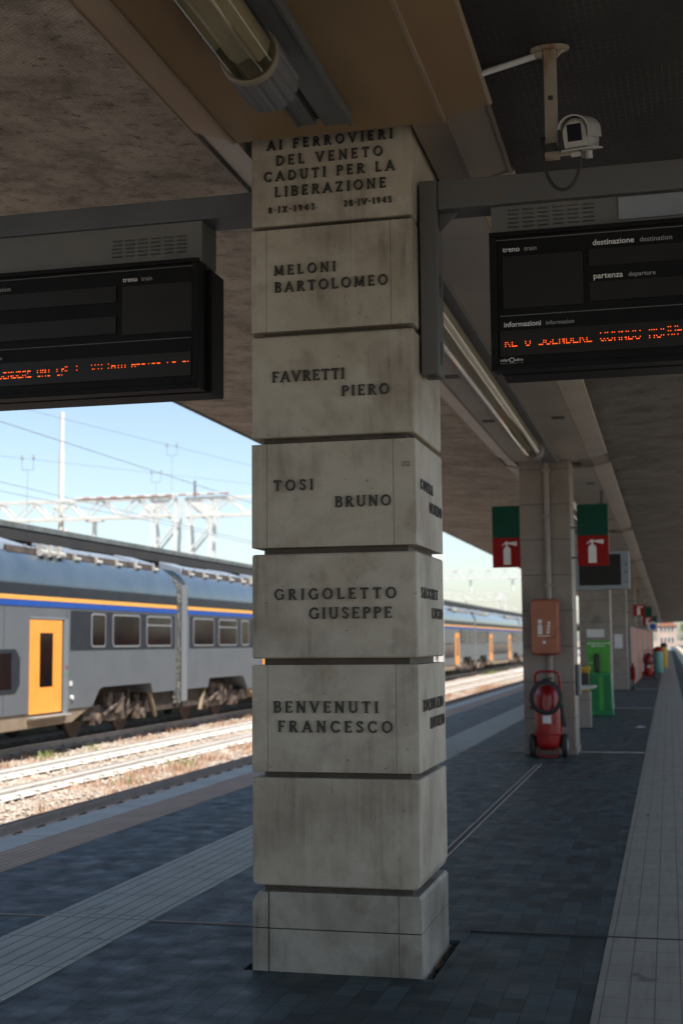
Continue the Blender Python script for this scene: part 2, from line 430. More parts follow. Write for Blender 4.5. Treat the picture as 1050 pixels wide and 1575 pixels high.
T, t_ = .175, .11
def arc(cx, cy, rx, ry, a0, a1, w, n=14):
    return ('P', [(cx+rx*math.cos(R(a0+(a1-a0)*i/n)), cy+ry*math.sin(R(a0+(a1-a0)*i/n))) for i in range(n+1)], w)
def ln(*p, w=T): return ('P', list(p), w)
def sf(x, y, h=.15): return ('S', x, y, h)
G = {  # Roman capitals: (width, strokes)
 'A': (.92, [ln((.10,0),(.46,1),w=t_), ln((.46,1),(.82,0)), ln((.24,.32),(.68,.32),w=.09), sf(.10,0), sf(.82,0)]),
 'B': (.72, [ln((.16,0),(.16,1)), arc(.34,.76,.26,.19,-90,90,.14), arc(.34,.28,.30,.235,-90,90,.15), ln((.16,.95),(.36,.95),w=.1), ln((.16,.545),(.36,.545),w=.1), ln((.16,.045),(.36,.045),w=.1), sf(.12,0,.12), sf(.12,1,.12)]),
 'C': (.86, [arc(.48,.5,.38,.445,48,312,.15,20), ('S2', .74,.80), ('S2', .74,.20)]),
 'D': (.86, [ln((.16,0),(.16,1)), arc(.34,.5,.42,.445,-90,90,.15,18), ln((.1,.945),(.36,.945),w=.11), ln((.1,.055),(.36,.055),w=.11)]),
 'E': (.68, [ln((.16,0),(.16,1)), ln((.06,.95),(.60,.95),w=.1), ln((.16,.51),(.50,.51),w=.1), ln((.06,.05),(.62,.05),w=.1), ('S2',.59,.88), ('S2',.61,.12), ('S2',.50,.51)]),
 'F': (.64, [ln((.16,0),(.16,1)), ln((.06,.95),(.60,.95),w=.1), ln((.16,.51),(.48,.51),w=.1), sf(.16,0), ('S2',.59,.88), ('S2',.48,.51)]),
 'G': (.90, [arc(.48,.5,.38,.445,48,330,.15,20), ln((.78,.08),(.78,.44),w=.15), sf(.76,.46,.13), ('S2', .74,.80)]),
 'H': (.90, [ln((.16,0),(.16,1)), ln((.74,0),(.74,1)), ln((.16,.5),(.74,.5),w=.1), sf(.16,0), sf(.16,1), sf(.74,0), sf(.74,1)]),
 'I': (.34, [ln((.17,0),(.17,1)), sf(.17,0), sf(.17,1)]),
 'L': (.66, [ln((.16,0),(.16,1)), ln((.06,.05),(.60,.05),w=.1), sf(.16,1), ('S2',.59,.12)]),
 'M': (1.04, [ln((.14,0),(.18,1),w=t_), ln((.18,1),(.52,.12)), ln((.52,.12),(.86,1),w=t_), ln((.86,1),(.90,0)), sf(.13,0,.13), sf(.90,0,.14), sf(.16,1,.1), sf(.88,1,.1)]),
 'N': (.90, [ln((.15,0),(.15,1),w=t_), ln((.15,1),(.75,0)), ln((.75,0),(.75,1),w=t_), sf(.15,0,.13), sf(.12,1,.1), sf(.75,1,.13)]),
 'O': (.96, [arc(.48,.5,.38,.445,0,360,.15,28)]),
 'P': (.68, [ln((.16,0),(.16,1)), arc(.34,.72,.28,.225,-90,90,.14), ln((.08,.945),(.36,.945),w=.1), ln((.16,.495),(.36,.495),w=.1), sf(.16,0)]),
 'R': (.80, [ln((.16,0),(.16,1)), arc(.34,.735,.26,.21,-90,90,.14), ln((.08,.945),(.36,.945),w=.1), ln((.16,.525),(.36,.525),w=.1), ln((.36,.52),(.70,0)), sf(.16,0), sf(.72,0,.1)]),
 'S': (.64, [('P', [(.54,.80),(.47,.91),(.33,.95),(.18,.90),(.12,.76),(.18,.63),(.32,.54),(.46,.44),(.54,.30),(.50,.14),(.36,.05),(.20,.08),(.10,.20)], .14), ('S2',.54,.82), ('S2',.10,.18)]),
 'T': (.78, [ln((.39,0),(.39,1)), ln((.07,.95),(.71,.95),w=.1), sf(.39,0), ('S2',.08,.87), ('S2',.70,.87)]),
 'U': (.88, [ln((.16,1),(.16,.34)), arc(.44,.34,.28,.29,180,360,.15), ln((.72,.34),(.72,1),w=t_), sf(.16,1), sf(.72,1)]),
 'V': (.90, [ln((.10,1),(.45,0)), ln((.45,0),(.80,1),w=t_), sf(.10,1), sf(.80,1)]),
 'X': (.84, [ln((.12,1),(.72,0)), ln((.72,1),(.12,0),w=t_), sf(.12,1,.12), sf(.72,1,.12), sf(.12,0,.12), sf(.72,0,.12)]),
 'Z': (.76, [ln((.08,.95),(.68,.95),w=.1), ln((.64,.94),(.12,.06)), ln((.08,.05),(.68,.05),w=.1), ('S2',.10,.87), ('S2',.66,.13)]),
 '1': (.44, [ln((.24,0),(.24,1)), sf(.24,0), ln((.08,.82),(.24,.97),w=.1)]),
 '2': (.62, [('P', [(.12,.74),(.18,.90),(.32,.95),(.46,.88),(.50,.72),(.42,.52),(.12,.06)], .14), ln((.10,.06),(.56,.06),w=.12)]),
 '3': (.60, [('P', [(.10,.94),(.50,.94),(.28,.58),(.44,.52),(.50,.32),(.42,.10),(.26,.05),(.10,.14)], .13)]),
 '4': (.66, [ln((.46,0),(.46,1)), ln((.46,.98),(.08,.30),w=.1), ln((.08,.28),(.60,.28),w=.11)]),
 '5': (.60, [ln((.16,.94),(.52,.94),w=.12), ln((.16,.94),(.14,.56),w=.11), ('P', [(.14,.56),(.30,.62),(.46,.54),(.50,.34),(.42,.12),(.26,.05),(.10,.12)], .14)]),
 '8': (.62, [arc(.31,.75,.18,.19,0,360,.13,18), arc(.31,.28,.21,.235,0,360,.14,18)]),
 '9': (.62, [arc(.31,.68,.20,.27,0,360,.13,18), ('P', [(.50,.62),(.44,.26),(.22,.04)], .13)]),
 '0': (.66, [arc(.33,.5,.24,.445,0,360,.13,20)]),
 '·': (.26, [ln((.06,.5),(.20,.5),w=.15)]),
 "'": (.24, [ln((.12,.74),(.14,1),w=.12)]),
 ' ': (.36, []),
}
def ribbon(mb, pts, w, M, d, closed):
    n = len(pts); L = []; Rr = []
    for i in range(n):
        if closed: a, b = pts[(i-1) % (n-1)], pts[(i+1) % (n-1) if i+1 >= n-1 else i+1]
        else: a, b = pts[max(i-1, 0)], pts[min(i+1, n-1)]
        dx, dy = b[0]-a[0], b[1]-a[1]; q = math.hypot(dx, dy) or 1
        nx, ny = -dy/q*w/2, dx/q*w/2
        L.append((pts[i][0]+nx, pts[i][1]+ny)); Rr.append((pts[i][0]-nx, pts[i][1]-ny))
    vs = []
    for dd in (d, 0):
        for i in range(n): vs += [M(*L[i], dd), M(*Rr[i], dd)]
    fs = []; m = 2*n
    for i in range(n-1):
        a = 2*i
        fs += [(a, a+2, a+3, a+1), (m+a, m+a+1, m+a+3, m+a+2), (a, m+a, m+a+2, a+2), (a+1, a+3, m+a+3, m+a+1)]
    if not closed: fs += [(0, 1, m+1, m), (m-2, 2*m-2, 2*m-1, m-1)]
    mb.add(vs, fs)
def inscription(mb, txt, u0, u1, v, h, to3, depth=.009, gap=.20):
    """raised letters: text fitted between u0 and u1 (metres along the face), baseline v, capital height h"""
    ws = [G[c][0] for c in txt]
    nat = sum(ws) + gap*(len(txt)-1)
    extra = ((u1-u0)/h - sum(ws))/max(1, len(txt)-1)      # letter spacing that fills the line
    sx = 1.0
    if extra < .06:
        sx = ((u1-u0)/h - .06*(len(txt)-1))/sum(ws); extra = .06
    if extra > .55: sx = min(1.25, ((u1-u0)/h)/(sum(ws)+.5*(len(txt)-1))); extra = ((u1-u0)/h - sum(ws)*sx)/(len(txt)-1)
    x = 0; k = 0
    for c, w in zip(txt, ws):
        for s in G[c][1]:
            k += 1; d = depth + (k % 9)*.00018
            M = lambda a, b, dd, x=x: to3(u0 + (x + a*sx)*h, v + b*h, dd)
            if s[0] == 'P':
                pts = s[1]; cl = len(pts) > 10 and abs(pts[0][0]-pts[-1][0]) < 1e-6 and abs(pts[0][1]-pts[-1][1]) < 1e-6
                ribbon(mb, pts, s[2], M, d, cl)
            elif s[0] == 'S':
                yy = s[2] + (.03 if s[2] < .5 else -.03)
                ribbon(mb, [(s[1]-s[3], yy), (s[1]+s[3], yy)], .065, M, d+.0001, False)
            else:
                ribbon(mb, [(s[1], s[2]-.09), (s[1], s[2]+.09)], .07, M, d+.0001, False)
        x += w*sx + extra

# ------------------------------------------------------------------ THE SETTING: platform, ground, tracks
PX0, PX1 = -5.25, 2.13
Y0, Y1 = -30.0, 320.0
CA = (-1.975, -1.152, 6.167, 6.927)              # memorial pillar x0 x1 y0 y1
mb = MB(); mb.box(PX0+.03, PX1-.03, Y0, Y1, -.9, -.09)
struct(mb, 'platform_base', 'hole_dirt')
def slab(name, m, x0, x1, z=0.0, rects=None):
    mb = MB()
    for (a, b, c, d) in rects or [(x0, x1, Y0, Y1)]: mb.box(a, b, c, d, -.088, z)
    return struct(mb, name, m)
slab('kerb', 'kerb', PX0, -4.93, .002); slab('kerb', 'kerb', 1.81, PX1, .002)
slab('tactile_strip', 'stud_strip', -4.93, -4.50, .004); slab('tactile_strip', 'stud_strip', 1.38, 1.81, .004)
slab('tactile_strip', 'ribbed_strip', -3.50, -2.88, .005)
slab('tactile_strip', 'grid_strip', -.36, .30, .005)
slab('paving', 'paver', -4.50, -3.50); slab('paving', 'paver', .30, 1.38)
slab('paving', 'paver', 0, 0, 0, [(-2.88, -2.02, Y0, Y1), (-1.10, -.36, Y0, Y1), (-2.02, -1.10, Y0, 6.160), (-2.02, -1.10, 6.98, Y1), (-2.02, -1.98, 6.36, 6.98)])
mb = MB(); rr = random.Random(8)
for i in range(220):
    y = rr.uniform(6.17, 6.97); x = rr.uniform(-1.15, -1.102); s = rr.uniform(.006, .016); z = -.085+rr.uniform(.03, .062)
    mb.add([(x-s, y, z), (x, y-s, z), (x+s, y, z+.003), (x, y+s, z), (x, y, z+s)], [(0, 1, 4), (1, 2, 4), (2, 3, 4), (3, 0, 4)])
mb.box(-1.1515, -1.1005, 6.165, 6.975, -.09, -.045); mb.box(-2.019, -1.976, 6.17, 6.355, -.09, -.05)
struct(mb, 'dirt', 'soil_dark', 'stuff')
# joints across the platform and the slot drain between the pillars
mb = MB()
for y in (7.2,): mb.box(-1.08, PX1-.01, y-.009, y+.009, -.01, .0075)
struct(mb, 'expansion_joint', 'rubber')
mb = MB(); mb.box(PX0+.01, -2.04, 7.1, 7.108, -.01, .0075); struct(mb, 'expansion_joint', 'pipe')
mb = MB()
for y in (18.85, 31, 43): mb.box(-4.49, -.37, y-.04, y+.04, -.01, .007)
struct(mb, 'joint_slab', 'sleeper')
mb = MB(); mb.box(-1.668, -1.658, 7.3, 16.9, -.01, .006); mb.box(-1.612, -1.602, 7.3, 16.9, -.01, .006)
struct(mb, 'slot_drain_edge', 'sleeper')
mb = MB(); mb.box(-1.6555, -1.6125, 7.3, 16.9, -.01, .003); struct(mb, 'slot_drain', 'hole_dirt')
mb = MB(); mb.box(-1.98, -1.22, 17.25, 17.75, -.01, .008); struct(mb, 'drain_cover', 'paver', bevel=.004)

mb = MB(); N = 60
def gz(x): return -.76
g = [(-3000, -3000, -.82), (3000, -3000, -.82), (3000, 3000, -.82), (-3000, 3000, -.82)]
mb.add(g, [(0, 1, 2, 3)]); struct(mb, 'ground', 'soil')
mb = MB(); xs = [-16.6+i*.30 for i in range(38)]; ys = [-30+i*.8 for i in range(226)]
rr = random.Random(3)
vs = [(x, y, -.765 + rr.uniform(-.025, .025)) for y in ys for x in xs]; nx = len(xs)
mb.add(vs, [(j*nx+i, j*nx+i+1, (j+1)*nx+i+1, (j+1)*nx+i) for j in range(len(ys)-1) for i in range(nx-1)])
struct(mb, 'ballast_bed', 'ballast', smooth=80)
mb = MB(); mb.box(-16.6, -5.3, 151, 600, -.9, -.77); struct(mb, 'ballast_bed', 'ballast')
mb = MB(); mb.box(2.2, 40, -60, 600, -.9, -.77); struct(mb, 'ballast_bed', 'ballast_low_bounce')  # mostly unseen bed, darkened to cut the bounced light
# loose ballast stones lying beside the rails, one mesh nobody could count
mb = MB(); rr = random.Random(5)
for i in range(15000):
    y = 9 + 50*rr.random()**1.7; x = rr.uniform(-13.0, -7.3)
    s = rr.uniform(.018, .045); z = -.755 + rr.uniform(-.01, .02)
    q = [Vector((rr.uniform(.7, 1.3)*s*a, rr.uniform(.7, 1.3)*s*b, rr.uniform(.6, 1.1)*s*c)) for a, b, c in ((1,0,0),(-1,0,0),(0,1,0),(0,-1,0),(0,0,1),(0,0,-1))]
    a = rr.uniform(0, 6.28); ca, sa = math.cos(a), math.sin(a)
    mb.add([(x+v.x*ca-v.y*sa, y+v.x*sa+v.y*ca, z+v.z) for v in q], [(0,2,4),(2,1,4),(1,3,4),(3,0,4),(2,0,5),(1,2,5),(3,1,5),(0,3,5)])
struct(mb, 'ballast_stones', 'stone_light', 'stuff')
def weeds(name, m, patches, hmin, hmax, seed):
    rr = random.Random(seed); mb = MB()
    for (cx, cy, rx, ry, n) in patches:
        for i in range(n):
            x = cx + rr.gauss(0, .45)*rx; y = cy + rr.gauss(0, .45)*ry; h = rr.uniform(hmin, hmax)
            a = rr.uniform(0, 6.28); w = rr.uniform(.006, .014); dx, dy = math.cos(a), math.sin(a); le = rr.uniform(.1, .6)*h
            b = rr.uniform(0, 6.28); lx, ly = math.cos(b)*le, math.sin(b)*le; z = -.77
            mb.add([(x-dx*w, y-dy*w, z), (x+dx*w, y+dy*w, z), (x+lx*.4+dx*w*.8, y+ly*.4+dy*w*.8, z+h*.6), (x+lx*.4-dx*w*.8, y+ly*.4-dy*w*.8, z+h*.6), (x+lx, y+ly, z+h)],
                   [(0, 1, 2, 3), (3, 2, 4)])
    return struct(mb, name, m, 'stuff')
rr = random.Random(11); P = []
for i in range(170):
    y = 11 + 60*rr.random()**1.4; x = rr.choice([rr.uniform(-9.3, -7.9), rr.uniform(-12.9, -11.5), rr.uniform(-9.2, -8.2)])
    P.append((x, y, rr.uniform(.2, .55), rr.uniform(.3, 1.1), rr.randint(25, 90)))
weeds('dry_weeds', 'dry_weed', P, .05, .2, 12)
weeds('green_weeds', 'green_weed', [(-12.3, 24.8, .25, .8, 70), (-8.75, 20.6, .2, .4, 26), (-8.9, 23.6, .25, .5, 50), (-8.7, 15.6, .2, .3, 12), (-12.3, 27.0, .3, .5, 16), (-12.4, 95, .6, 4, 300)], .06, .24, 13)

def railway_track(xc, label, m_side, m_top, clips=True, sleepers=True):
    t = thing('railway_track', label, 'railway track', (xc, 20, -.76), 'railway tracks')
    for sx in (-.7525, .7525):
        x = xc+sx
        prof = [(-.075, -.725), (.075, -.725), (.07, -.70), (.012, -.685), (.012, -.60), (.036, -.59), (.036, -.558), (-.036, -.558), (-.036, -.59), (-.012, -.60), (-.012, -.685), (-.07, -.70)]
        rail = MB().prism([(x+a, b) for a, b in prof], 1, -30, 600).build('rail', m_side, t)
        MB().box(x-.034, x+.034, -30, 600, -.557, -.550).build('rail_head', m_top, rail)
    if sleepers:
        s = MB(); y = 8.0
        n = 0
        while n < 100:
            s2 = MB().prism([(xc-1.25, y-.13), (xc+1.25, y-.13), (xc+1.25, y+.13), (xc-1.25, y+.13)], 2, -.83, -.752)
            s2.build('sleeper', 'sleeper', t); y += .6; n += 1
        for i in range(400): s.box(xc-1.25, xc+1.25, y-.13, y+.13, -.83, -.752); y += .6
        s.build('far_sleepers', 'sleeper', t)['kind'] = 'stuff'
    if clips:
        c = MB()
        for i in range(150):
            y = 8.0+.6*i
            for sx in (-.7525, .7525):
                for d in (-.1, .1):
                    c.tube([(xc+sx+d*.5, y-.05, -.69), (xc+sx+d, y-.05, -.665), (xc+sx+d*1.5, y, -.685), (xc+sx+d, y+.05, -.665), (xc+sx+d*.5, y+.05, -.69)], .009, 5)
        c.build('rail_clips', 'clip', t)['kind'] = 'stuff'
    return t
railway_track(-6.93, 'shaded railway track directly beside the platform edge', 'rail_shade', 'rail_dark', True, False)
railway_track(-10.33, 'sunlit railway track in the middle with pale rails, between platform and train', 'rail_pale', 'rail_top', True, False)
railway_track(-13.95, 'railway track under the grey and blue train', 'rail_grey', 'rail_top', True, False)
railway_track(3.78, 'railway track along the right-hand platform edge', 'rail_side', 'rail_top', False, False)

# ------------------------------------------------------------------ platform canopy over the camera
CE_L, CE_R, CZ = -5.40, 2.72, 4.33            # canopy edges and their underside height
BL, BR_, SZ = -2.235, -.745, 4.03               # beam: left edge, right edge, soffit
CEND = 210.0
can = thing('platform_canopy', 'flat station canopy with stained mesh ceiling and enamelled beam overhead', 'canopy', (-1.44, 0, 4.5))
MB().prism([(BL+.02, 4.13), (CE_L, CZ), (CE_L, CZ+.02), (BL+.02, 4.45)], 1, Y0, CEND).build('ceiling', 'canopy_net', can)['label'] = 'dusty pinkish brown mesh ceiling with dark stains'
MB().prism([(BR_-.02, 4.13), (BR_-.02, 4.45), (CE_R, CZ+.02), (CE_R, CZ)], 1, Y0, 9.6).build('netted_ceiling', 'shaded_net', can)['label'] = 'near ceiling behind wire netting, coloured dark for its shade'
MB().prism([(BR_-.02, 4.13), (BR_-.02, 4.45), (CE_R, CZ+.02), (CE_R, CZ)], 1, 9.602, CEND).build('ceiling', 'grey_net', can)['label'] = 'grey brown ceiling of the far stretch'  # far stretch coloured lighter, where the ceiling lies less in shade
MB().prism([(CE_L-.03, CZ-.02), (CE_L-.03, CZ+.16), (-1.4, 4.72), (CE_R+.03, CZ+.16), (CE_R+.03, CZ-.02), (CE_R+.005, CZ-.02), (CE_R+.005, CZ+.03), (-1.4, 4.6), (CE_L-.005, CZ+.03), (CE_L-.005, CZ-.02)], 1, Y0, CEND+.02).build('roof', 'roof_sheet', can)
MB().box(BL+.05, BR_-.05, Y0, CEND, 4.10, 4.44).build('beam', 'enamel_pale', can)
# soffit cladding: one panelled length per bay, left open around each pillar head
PIL = [6.167] + [18.3+12*i for i in range(0, 12)]
def soffit(y0, y1, m, mt):
    s = MB().box(-2.015, -.97, y0, y1, SZ, SZ+.05)
    p = s.build('soffit_panel', m, can)
    e = MB()
    e.prism([(-2.235, SZ+.075), (-2.028, SZ+.012), (-2.028, SZ+.06), (-2.21, SZ+.11)], 1, y0, y1)
    e.prism([(-.957, SZ+.012), (-.745, SZ+.06), (-.765, SZ+.11), (-.957, SZ+.06)], 1, y0, y1)
    e.build('soffit_wing', m, p)
    f = MB()
    f.box(-2.030, -2.013, y0, y1, SZ-.006, SZ+.012); f.box(-.972, -.955, y0, y1, SZ-.006, SZ+.012)
    f.tube([(-2.235, y0, SZ+.08), (-2.235, y1, SZ+.08)], .012, 8); f.tube([(-.745, y0, SZ+.07), (-.745, y1, SZ+.07)], .014, 8)
    f.build('trim_strip', mt, p)
    return p
soffit(-5.2, 1.2, 'enamel', 'trim'); soffit(1.205, 6.03, 'enamel', 'trim')
prev = 6.95
for i, py in enumerate(PIL[1:]):
    mid = (prev + py)/2
    soffit(prev, mid-.003, 'enamel_pale', 'trim'); soffit(mid, py-.15, 'enamel_pale', 'trim'); prev = py+.78
# joints at the pillar heads: recessed boards with pale filler
for py in PIL:
    ya, yb = (py-.135, py+.78) if py > 7 else (6.035, 6.945)
    f = MB(); f.prism([(-2.228, SZ+.083), (-2.02, SZ+.02), (-2.02, SZ+.06), (-2.2, SZ+.11)], 1, ya, yb); f.box(-2.232, -2.222, ya, yb, SZ+.06, SZ+.082)
    f.build('head_board', 'enamel_pale', can)
    f = MB(); f.prism([(-1.13, SZ+.02), (-.955, SZ+.02), (-.752, SZ+.066), (-.77, SZ+.115), (-1.13, SZ+.06)], 1, ya, yb); f.box(-.966, -.948, ya, yb, SZ+.008, SZ+.0195); f.box(-.758, -.742, ya, yb, SZ+.045, SZ+.065)
    f.build('head_board', 'enamel_mid', can)
f = MB()
for y in [9.4, 12.0, 14.6, 21, 24.2, 27.5]:
    for x in (-1.9, -1.12): f.box(x-.07, x+.07, y, y+.16, SZ-.004, SZ+.01)
f.build('vents', 'slot_dark', can)

# ------------------------------------------------------------------ memorial pillar
pil = thing('memorial_pillar', 'near marble memorial pillar with raised bronze names and eight stacked blocks', 'pillar', (-1.5635, 6.5, 0))
x0, x1, y0, y1 = CA
MB().box(x0+.05, x1-.05, y0+.05, y1-.05, -.085, 4.12).build('core', 'marble_joint', pil)
ZB = [(3.636, 4.115), (3.094, 3.616), (2.559, 3.070), (2.015, 2.529), (1.475, 1.984), (.933, 1.444), (.396, .906), (-.085, .368)]
def marble_block(z0, z1, seams, bev=.012, base=False):
    mb = MB()
    zz = [(z0, z1)] if not base else [(z0, .195), (.199, z1)]
    for a, b in zz:
        if seams:
            for u, v in ((x0, x0+.078), (x0+(.084 if base else .0794), x1-.1105), (x1-.109, x1)):
                if base and u == x0 and b > .3: mb.prism([(u, a), (v, a), (v, b-.004), (u+.03, b), (u+.012, b-.028), (u, b-.05)], 1, y0, y1)
                elif base and v == x1 and b > .3: mb.prism([(u, a), (v, a), (v, b-.016), (v-.012, b), (u, b)], 1, y0, y1)
                else: mb.box(u, v, y0, y1, a, b)
        elif a < .5 and not base: mb.prism([(x0, a+.02), (x0+.015, a), (x1-.03, a), (x1-.012, a+.008), (x1, a+.045), (x1, b), (x0, b)], 1, y0, y1)
        else: mb.box(x0, x1, y0, y1, a, b)
    # fillet the corner away a little on the near right edge, as worn there
    return mb
TXT = {0: [('AI FERROVIERI', -1.890, -1.241, 4.027, .049), ('DEL VENETO', -1.843, -1.292, 3.944, .051), ('CADUTI PER LA', -1.906, -1.234, 3.864, .051),
           ('LIBERAZIONE', -1.850, -1.278, 3.781, .051), ('8\u00b7IX\u00b71943', -1.883, -1.643, 3.700, .031), ('28\u00b7IV\u00b71945', -1.494, -1.250, 3.702, .031)],
       1: [('MELONI', -1.855, -1.536, 3.378, .050), ('BARTOLOMEO', -1.853, -1.275, 3.291, .052)],
       2: [('FAVRETTI', -1.866, -1.496, 2.836, .054), ('PIERO', -1.513, -1.274, 2.749, .053)],
       3: [('TOSI', -1.861, -1.658, 2.294, .054), ('BRUNO', -1.550, -1.272, 2.205, .053)],
       4: [('GRIGOLETTO', -1.858, -1.252, 1.759, .054), ('GIUSEPPE', -1.684, -1.275, 1.665, .055)],
       5: [('BENVENUTI', -1.865, -1.346, 1.216, .055), ('FRANCESCO', -1.843, -1.278, 1.123, .055)]}
SIDE = {3: [('CORRA', 6.287, 6.621, 2.294, .052), ('OLINDO', 6.528, 6.882, 2.199, .054)],
        4: [('SACCHET', 6.264, 6.718, 1.762, .053), ('LUCIO', 6.557, 6.853, 1.666, .054)],
        5: [('BORTOLATO', 6.277, 6.837, 1.217, .055), ('ROBERTO', 6.458, 6.870, 1.125, .054)]}
for i, (a, b) in enumerate(ZB):
    bl = marble_block(a, b, i in (1, 3, 5, 7), base=(i == 7)).build('marble_block', 'marble_base' if i == 7 else 'marble', pil, bevel=.004 if i in (1, 3, 5, 7) else .016, seg=3)
    if i in TXT:
        mb = MB()
        for q in TXT[i]: inscription(mb, *q, lambda u, v, d: (u, y0-.001-d, v))
        mb.build('inscription', 'bronze', bl)
    if i in SIDE:
        mb = MB()
        for q in SIDE[i]: inscription(mb, *q, lambda u, v, d: (x1+.001+d*.55, u, v))
        mb.build('inscription', 'bronze', bl)
    if i == 3:
        mb = MB(); M = lambda a, b, d: (-1.218+a*.024, y0-.0005-d*.3, 2.392+b*.024)
        ribbon(mb, [(.35+.32*math.cos(t*.35)+.1*math.sin(t*.35), .5+.45*math.sin(t*.35)) for t in range(19)], .13, M, .003, True)
        ribbon(mb, [(.95, .7), (1.15, .98), (1.4, .98), (1.5, .78), (1.3, .45), (.95, .08), (1.05, .05), (1.35, .12), (1.65, .2)], .13, M, .003, False)
        mb.build('pen_mark', 'marker', bl)

# ------------------------------------------------------------------ sign brackets and departure boards
def bracket(side, label):
    """side +1: right of the pillar, -1: left. Upright plate on the pillar face plus an arm that carries the board"""
    X = x1 if side > 0 else x0
    a = lambda d: X + side*d
    t = thing('board_bracket', label, 'bracket', (X, 6.4, 2.86), 'brackets on the memorial pillar')
    u = MB()
    xa, xb = sorted((a(.012), a(.098)))
    if side < 0: xa, xb = sorted((a(.012), a(.03)))
    ya, yb = 6.30, 6.475
    u.box(xa, xb, ya, yb, 2.865, 3.845)
    up = u.build('upright', 'steel_rusty' if side > 0 else 'steel_paint', t, bevel=.006)
    if side > 0:
        h = MB()
        for z in (2.98, 3.33, 3.68):
            pts = [(6.388+.030*math.cos(2*math.pi*k/20), z+.062*math.sin(2*math.pi*k/20)) for k in range(20)]
            h.prism(pts, 0, xb+.0005, xb+.002)
        pts = [((xa+xb)/2+.026*math.cos(2*math.pi*k/20), 6.385+.045*math.sin(2*math.pi*k/20)) for k in range(20)]
        h.prism(pts, 2, 2.863, 2.8645)
        h.build('oval_hole', 'slot_dark', up)
    if side > 0:
        arm = MB().box(xb+.002, 1.35, 6.32, 6.50, 3.70, 3.845)
        am = arm.build('arm', 'steel_rusty', t, bevel=.006)
    else:
        arm = MB().box(-4.35, -1.98, 6.34, 6.56, 3.765, 3.885)
        am = arm.build('arm', 'steel_paint', t, bevel=.006)
    g = MB()
    if side > 0: g.prism([(xb, 3.70), (xb+.09, 3.70), (xb, 3.60)], 1, 6.395, 6.41)
    else: g.prism([(xa, 3.765), (xa-.05, 3.765), (xa, 3.70)], 1, 6.43, 6.44)
    g.build('gusset', 'steel_rusty', t)
    return t
bracket(1, 'grey steel bracket with oval holes on the right face of the memorial pillar')
bracket(-1, 'grey steel bracket arm left of the memorial pillar above the left departure board')

F5 = {'A': '01110 10001 10001 11111 10001 10001 10001', 'C': '01110 10001 10000 10000 10000 10001 01110', 'D': '11110 10001 10001 10001 10001 10001 11110',
 'E': '11111 10000 10000 11110 10000 10000 11111', 'H': '10001 10001 10001 11111 10001 10001 10001', 'I': '01110 00100 00100 00100 00100 00100 01110', 'L': '10000 10000 10000 10000 10000 10000 11111',
 'M': '10001 11011 10101 10101 10001 10001 10001', 'N': '10001 11001 11001 10101 10011 10011 10001', 'O': '01110 10001 10001 10001 10001 10001 01110', 'P': '11110 10001 10001 11110 10000 10000 10000',
 'Q': '01110 10001 10001 10001 10101 10010 01101', 'R': '11110 10001 10001 11110 10100 10010 10001', 'S': '01111 10000 10000 01110 00001 00001 11110', 'T': '11111 00100 00100 00100 00100 00100 00100',
 'U': '10001 10001 10001 10001 10001 10001 01110', 'V': '10001 10001 10001 10001 01010 01010 00100', ' ': '00000 '*7, "'": '00100 00100 00000 00000 00000 00000 00000'}
def led_text(mb, txt, xa, z_top, cw, rh, y, rows, xlim):
    """rows(frac) gives the matrix rows lit at that point of the scan"""
    for i, c in enumerate(txt):
        g = F5[c].split() if c != ' ' else ['00000']*7
        for r in range(7):
            for q in range(5):
                x = xa + i*cw + q*cw/6
                if g[r][q] == '1' and xlim[0] < x < xlim[1] and r in rows((x-xlim[0])/(xlim[1]-xlim[0])):
                    mb.box(x, x+cw/6*.72, y-.002, y, z_top-r*rh-rh*.36, z_top-r*rh)
